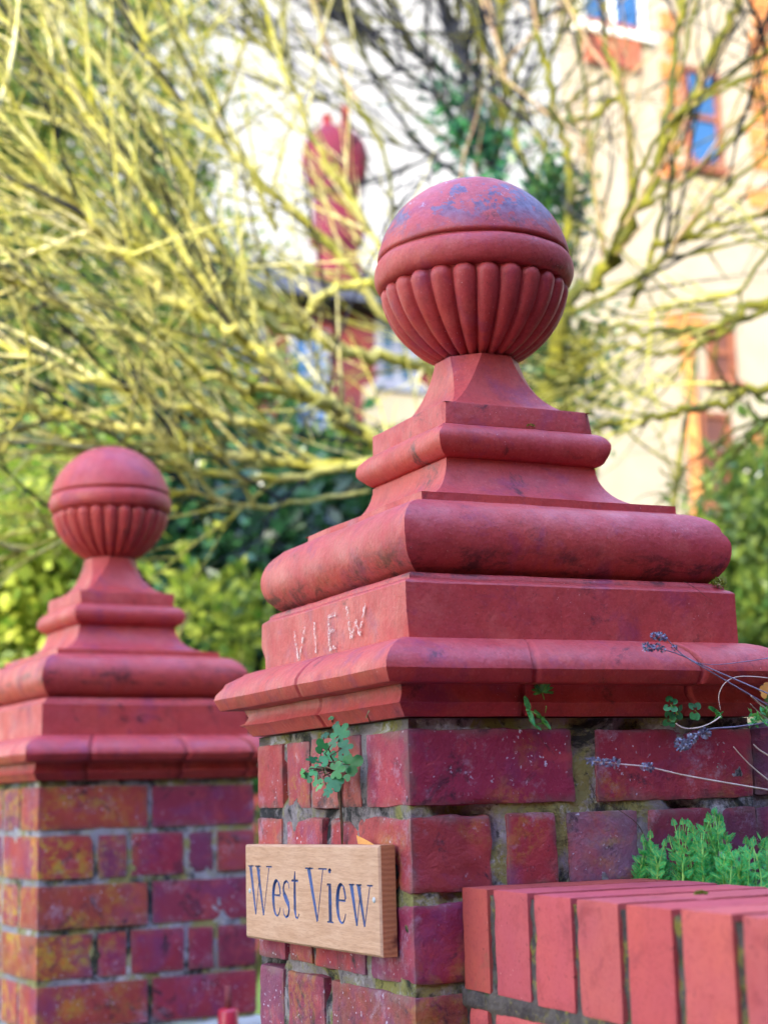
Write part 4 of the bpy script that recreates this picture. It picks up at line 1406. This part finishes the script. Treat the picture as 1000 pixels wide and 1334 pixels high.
def B(x, y, D, rx, ry, rz): return (onD(x, y, D), (rx, ry, rz))
leafy('laurel_bush', [B(270, 740, 6.2, .55, .45, .42), B(330, 690, 6.6, .5, .4, .35), B(200, 800, 6.2, .5, .4, .5), B(300, 850, 6.4, .8, .4, .5), B(420, 780, 6.6, .4, .4, .5)], 'dark glossy laurel bush between the two pillars', L_DK, 5, 15000, .085)
leafy('lime_bush', [B(420, 665, 7.0, .22, .3, .20), B(455, 700, 7.0, .2, .3, .3)], 'sunlit lime green bush beside the near pillar, behind the dark laurel', L_LM, 6, 3200, .075)
leafy('low_bush', [B(345, 845, 5.4, .14, .15, .12), B(245, 800, 5.4, .06, .08, .07), B(310, 820, 5.6, .06, .08, .07)], 'low bright green bush seen just above the far pillar cap', L_LM, 7, 450, .060)
leafy('garden_shrub', [B(20, 690, 5.6, .28, .3, .30), B(60, 770, 5.6, .20, .3, .25), B(-40, 800, 5.6, .3, .3, .3), B(100, 650, 6.0, .3, .3, .18)], 'yellow-green shrub at the left edge behind the far pillar', L_LM, 8, 4600, .068)
leafy('dark_shrub', [B(30, 830, 6.4, .6, .3, .4), B(150, 700, 6.8, .7, .3, .5), B(-60, 700, 6.8, .5, .3, .6)], 'dark green shrub in the shade behind the yellow-green one', L_DK, 9, 7000, .080)
leafy('garden_shrub', [B(985, 760, 6.2, .20, .3, .34), B(1040, 700, 6.4, .3, .3, .4), B(960, 840, 6.0, .2, .3, .1), B(1040, 840, 6.0, .3, .3, .3)], 'mid green shrub at the right edge behind the near pillar', L_MD, 10, 5500, .075)
leafy('leafy_tree', [B(40, 300, 9.5, 1.0, .8, 1.2), B(120, 120, 10, .9, .8, .8), B(170, 430, 9.0, .8, .6, .9), B(30, 560, 8.6, 1.0, .6, .8), B(-120, 200, 9.5, 1., .8, 1.8), B(250, 560, 9.0, .55, .5, .4)], 'pale yellow-green leafy tree filling the left background behind the twigs', L_YG, 11, 26000, .085, cat='tree', aspect=.6)
leafy('ivy', [B(712, 245, 5.55, .05, .05, .12), B(716, 300, 5.5, .05, .05, .14), B(708, 480, 5.3, .08, .06, .14), B(735, 450, 5.3, .06, .05, .10), B(755, 520, 5.2, .08, .05, .06)], 'dark ivy clinging to the bare tree just right of the near ball', m_leaf('ivy_leaf', (.015, .07, .05), (.08, .20, .04), 6, .2, .3, .6), 12, 2200, .045, stem=2, cat='ivy')
leafy('ivy', [B(590, 135, 7.1, .05, .05, .08), B(605, 180, 7.1, .07, .05, .06), B(640, 205, 7.1, .06, .05, .05)], 'small ivy tuft on the dark bare tree above the near ball', m_leaf('ivy_leaf_blue', (.02, .12, .10), (.06, .26, .05), 6, .2, .3, .6), 13, 700, .05, stem=1, cat='ivy')

# ------------------------------------------------------------------ houses
REND = m_two('cream_render', (.31, .272, .212), (.265, .23, .175), 1.5, .95, .3, 30)
SLATE = m_two('slate_roof', (.015, .02, .025), (.035, .04, .045), 3, .6, .4, 20)
RBRICK = m_two('house_red_brick', (.13, .022, .02), (.08, .02, .03), 3, .9, .4, 15)
CHIM = m_two('dark_red_chimney_brick', (.12, .010, .028), (.08, .010, .030), 3, .85, .4, 15)
ORANGE = m_two('orange_brick_dressing', (.44, .19, .05), (.34, .11, .04), 4, .9, .4, 20)
BROWN = m_two('brown_timber', (.22, .08, .04), (.16, .05, .03), 6, .7, .3, 20)
WHITE = m_two('white_frame', (.78, .78, .74), (.70, .70, .68), 6, .6, .2, 20)
TILE = m_two('salmon_tile', (.30, .09, .05), (.22, .06, .035), 5, .85, .4, 20)
GREYF = m_two('grey_frame', (.20, .22, .28), (.14, .15, .22), 6, .6, .2, 20)
GLASS = NM('window_glass')
GLASS = GLASS.fin((.02, .05, .09), .05, .8)
BROWNG = m_two('brown_curtained_pane', (.12, .045, .03), (.08, .03, .025), 4, .5, .1, 10, .3)
GLASSB = NM('sky_blue_glass'); GLASSB = GLASSB.fin((.02, .08, .22), .2, .6)

def facade_win(root, og, x0, y0, x1, y1, Y, fm, gm, mull=1):
    a = onY(x0, y1, Y); b = onY(x1, y0, Y)
    X0, X1, Zb, Zt = a.x, b.x, a.z, b.z
    f = MB(); t = .055
    f.box((X0, Y - .05, Zb), (X1, Y + .02, Zb + t)); f.box((X0, Y - .05, Zt - t), (X1, Y + .02, Zt))
    f.box((X0, Y - .05, Zb + t), (X0 + t, Y + .02, Zt - t)); f.box((X1 - t, Y - .05, Zb + t), (X1, Y + .02, Zt - t))
    for k in range(mull):
        xm = X0 + (X1 - X0) * (k + 1) / (mull + 1)
        f.box((xm - t / 2, Y - .045, Zb + t), (xm + t / 2, Y + .02, Zt - t))
    zm = (Zb + Zt) / 2
    f.box((X0 + t, Y - .040, zm - t / 2), (X1 - t, Y + .015, zm + t / 2))
    fo = f.build('window', fm, root, og)
    g_ = MB(); g_.box((X0 + t * .5, Y - .012, Zb + t * .5), (X1 - t * .5, Y - .004, Zt - t * .5))
    g_.build('pane', gm, fo)
    fo.children[0].data.transform(Matrix.Translation(-Vector(og)))
    s_ = MB(); s_.box((X0 - .06, Y - .10, Zb - .07), (X1 + .06, Y + .02, Zb - .002)); so_ = s_.build('sill', fm, fo)
    so_.data.transform(Matrix.Translation(-Vector(og)))

# cream house on the right
YH = 11.0
pl_ = onY(752, 600, YH)
og = Vector((pl_.x, YH, 0))
hr = empty('cream_house', og, 'tall cream rendered house with orange dressings filling the right background', 'house')
X0, X1 = pl_.x, pl_.x + 7.5
ztop = 11.5
dx_ = 6 * (X0 - CAM.x) / (YH - CAM.y) + .4                 # flank sheared back along the view ray, so its shaded face stays hidden
def prism(mb, q, z0, z1):
    n = len(q)
    mb.add([(x, y, z0) for x, y in q] + [(x, y, z1) for x, y in q], [tuple(range(n - 1, -1, -1)), tuple(range(n, 2 * n))] + [(i, (i + 1) % n, n + (i + 1) % n, n + i) for i in range(n)], None, False)
wb = MB(); prism(wb, [(X0, YH), (X1, YH), (X1 + dx_, YH + 6), (X0 + dx_, YH + 6)], 0, ztop); wb.build('wall', REND, hr, og)
rf = MB(); ov = .3
rf.add([(X0 - .1, YH - ov, ztop), (X1 + ov, YH - ov, ztop), (X1 + dx_ + ov, YH + 6 + ov, ztop), (X0 + dx_ - .1, YH + 6 + ov, ztop), (X0 + dx_ / 2, YH + 3, ztop + 2.6), (X1 + dx_ / 2, YH + 3, ztop + 2.6)],
       [(0, 1, 5, 4), (2, 3, 4, 5), (1, 2, 5), (3, 0, 4), (3, 2, 1, 0)], None, False)
rf.build('roof', TILE, hr, og)
facade_win(hr, og, 915, 540, 948, 655, YH - .001, BROWN, BROWNG, 0)
facade_win(hr, og, 922, 425, 952, 495, YH - .001, BROWN, BROWNG, 0)
facade_win(hr, og, 962, 620, 1015, 700, YH - .001, WHITE, GLASSB, 1)
facade_win(hr, og, 893, 95, 932, 215, YH - .001, BROWN, GLASSB, 0)
facade_win(hr, og, 752, -60, 832, 32, YH - .001, WHITE, GLASSB, 1)
tp = MB()
a = onY(762, 82, YH); b = onY(826, 40, YH)
tp.box((a.x, YH - .08, a.z), (b.x, YH + .01, b.z)); tp.build('tiled_panel', TILE, hr, og)
def dress(x0, y0, x1, y1, d=.03, nm='brick_dressing', m_=ORANGE):
    a = onY(x0, y1, YH); b = onY(x1, y0, YH)
    q = MB(); q.box((a.x, YH - d, a.z), (b.x, YH + .01, b.z)); q.build(nm, m_, hr, og)
for k in range(7):
    dress(860 + (k % 2) * 5, 20 + k * 32, 884 - (k % 2) * 3, 38 + k * 32)
for k in range(8):
    dress(976 + (k % 2) * 5, -10 + k * 30, 1002, 10 + k * 30)
dress(975, 250, 1010, 268); dress(985, 560, 1010, 610)
dp = MB()
a = onY(887, 430, YH); b = onY(892, 820, YH)
dp.tube([Vector((a.x, YH - .09, a.z)), Vector((a.x, YH - .09, .1))], .065, 12)
dp.build('drainpipe', ORANGE, hr, og)
dp = MB(); a1 = onY(866, 432, YH); b1 = onY(905, 424, YH)
dp.box((a1.x, YH - .16, a1.z), (b1.x, YH - .02, b1.z + .05)); dp.build('hopper', ORANGE, hr, og)

# brick house on the left, slate roof and tall chimney
YL = 12.0
a = onY(225, 600, YL); b = onY(700, 385, YL)
X0, X1 = a.x, onY(740, 400, YL).x
eav = onY(400, 392, YL).z
og = Vector((X0, YL, 0))
hl = empty('brick_house', og, 'dark slate-roofed red brick house behind the yellow twigs', 'house')
wb = MB(); wb.box((X0, YL, 0), (X1, YL + 5, eav)); wb.build('wall', RBRICK, hl, og)
rf = MB()
rz_ = onY(400, 345, YL + 2.5).z
rf.add([(X0 - .3, YL - .35, eav - .05), (X1 + .3, YL - .35, eav - .05), (X1 + .3, YL + 5.3, eav - .05), (X0 - .3, YL + 5.3, eav - .05), (X0 + .6, YL + 2.5, rz_), (X1, YL + 2.5, rz_)],
       [(0, 1, 5, 4), (2, 3, 4, 5), (1, 2, 5), (3, 0, 4), (3, 2, 1, 0)], None, False)
rfo = rf.build('roof', SLATE, hl, og)
for (x0, y0, x1, y1, gm) in [(378, 432, 425, 560, GLASSB), (290, 425, 340, 505, GLASSB), (490, 420, 540, 500, GLASS), (250, 430, 276, 500, GLASSB)]:
    facade_win(hl, og, x0, y0, x1, y1, YL - .001, GREYF, gm, 1)
pan = MB(); a = onY(475, 610, YL); b = onY(600, 515, YL); pan.box((a.x, YL - .05, a.z), (b.x, YL + .01, b.z)); pan.build('rendered_panel', REND, hl, og)
# chimney: shaft, waist, shouldered head, pots
YC = YL + 1.2
def cx(x, y): return onY(x, y, YC)
ch = MB()
zz_ = lambda y: cx(437, y).z
xc = cx(437, 250).x
k = (cx(447, 250).x - cx(437, 250).x) / 10
secs = [(400, 30), (345, 30), (344, 26), (325, 26), (318, 34), (300, 36), (292, 30), (262, 29), (246, 33), (225, 41), (205, 44), (195, 42), (185, 38), (174, 28), (168, 20)]
vs = []; fs = []
for (y, hw) in secs:
    h = hw * k; z = zz_(y)
    h *= .93
    for q in range(24):
        a = 2 * pi * q / 24
        ca, sa = cos(a), sin(a)
        e = .55 if y > 300 else .8
        vs.append((xc + h * math.copysign(abs(ca) ** e, ca), YC + h * .75 * math.copysign(abs(sa) ** e, sa), z))
for i in range(len(secs) - 1):
    for q in range(24):
        q2 = (q + 1) % 24
        fs.append((i * 24 + q, i * 24 + q2, i * 24 + 24 + q2, i * 24 + 24 + q))
fs.append(tuple(range(len(secs) * 24 - 24, len(secs) * 24)))
ch.add(vs, fs, None, False)
cho = ch.build('chimney', CHIM, rfo)
cho.data.transform(Matrix.Translation(-og))
for dx, yt in ((-9, 152), (15, 138)):
    p = MB()
    q = Vector((xc + dx * k, YC, zz_(172))); z2 = zz_(yt)
    p.tube([q, Vector((q.x, q.y, (q.z + z2) / 2)), Vector((q.x, q.y, z2 - .04)), Vector((q.x, q.y, z2))], [8 * k, 6.5 * k, 6 * k, 7.5 * k], 14)
    po = p.build('chimney_pot', m_two('clay_pot', (.16, .012, .018), (.12, .012, .02), 8), rfo)
    po.data.transform(Matrix.Translation(-og))

# unseen house added behind the camera to keep the pillars in open shade
SY = -5.2
ho = empty('shade_house', (3.5, SY, 0), 'long brick house added out of view behind the camera, its shade falling over the gate pillars', 'house')
oh = (3.5, SY, 0)
q = MB(); q.box((-11, SY - 6, 0), (12, SY, 5.9)); q.build('wall', m_two('shade_house_brick', (.12, .05, .04), (.09, .04, .03), 6), ho, oh)
q = MB(); q.add([(-11.2, SY + .2, 5.9), (12.2, SY + .2, 5.9), (12.2, SY - 6.2, 5.9), (-11.2, SY - 6.2, 5.9), (-11.2, SY - 3, 6.9), (12.2, SY - 3, 6.9)],
                [(1, 0, 4, 5), (3, 2, 5, 4), (2, 1, 5), (0, 3, 4), (0, 1, 2, 3)], None, False)
q.build('roof', SLATE, ho, oh)
for k in range(6):
    for zf in (.9, 3.6):
        q = MB(); q.box((-9.4 + k * 3.6, SY - .03, zf), (-8.0 + k * 3.6, SY + .05, zf + 1.4)); q.build('window', BROWN, ho, oh)

# unseen tall hedge added right of the camera to block the low sky
rnd = random.Random(91)
hb = empty('blocker_hedge', (3.4, -2.2, 0), 'tall clipped dark hedge added out of view to block the low sky on the right', 'hedge')
hm = MB()
NXh, NZh = 56, 40
for side in range(2):
    vs = []; fs = []
    for i in range(NXh + 1):
        for j in range(NZh + 1):
            y = -5.0 + 5.8 * i / NXh; z = 4.4 * j / NZh
            P = Vector((3.0 + side * .9, y, z))
            vs.append(P + nv(P, 3.5, 2) * .12)
    for i in range(NXh):
        for j in range(NZh):
            a = i * (NZh + 1) + j
            fs.append((a, a + 1, a + NZh + 2, a + NZh + 1))
    hm.add(vs, fs)
hm.box((3.05, -4.95, .02), (3.85, .75, 4.35))
for k in range(9000):
    u = rnd.random()
    p = Vector((3.0 + (.9 if u > .75 else 0) + rnd.gauss(0, .05), rnd.uniform(-5, .8), rnd.uniform(0, 4.45))) if u < .9 else Vector((rnd.uniform(3, 3.9), rnd.uniform(-5, .8), 4.4 + rnd.gauss(0, .05)))
    leaflet(hm, p, rv(rnd).normalized(), rv(rnd).normalized(), .09, .05)
hm.build('foliage', L_DK, hb, (3.4, -2.2, 0))
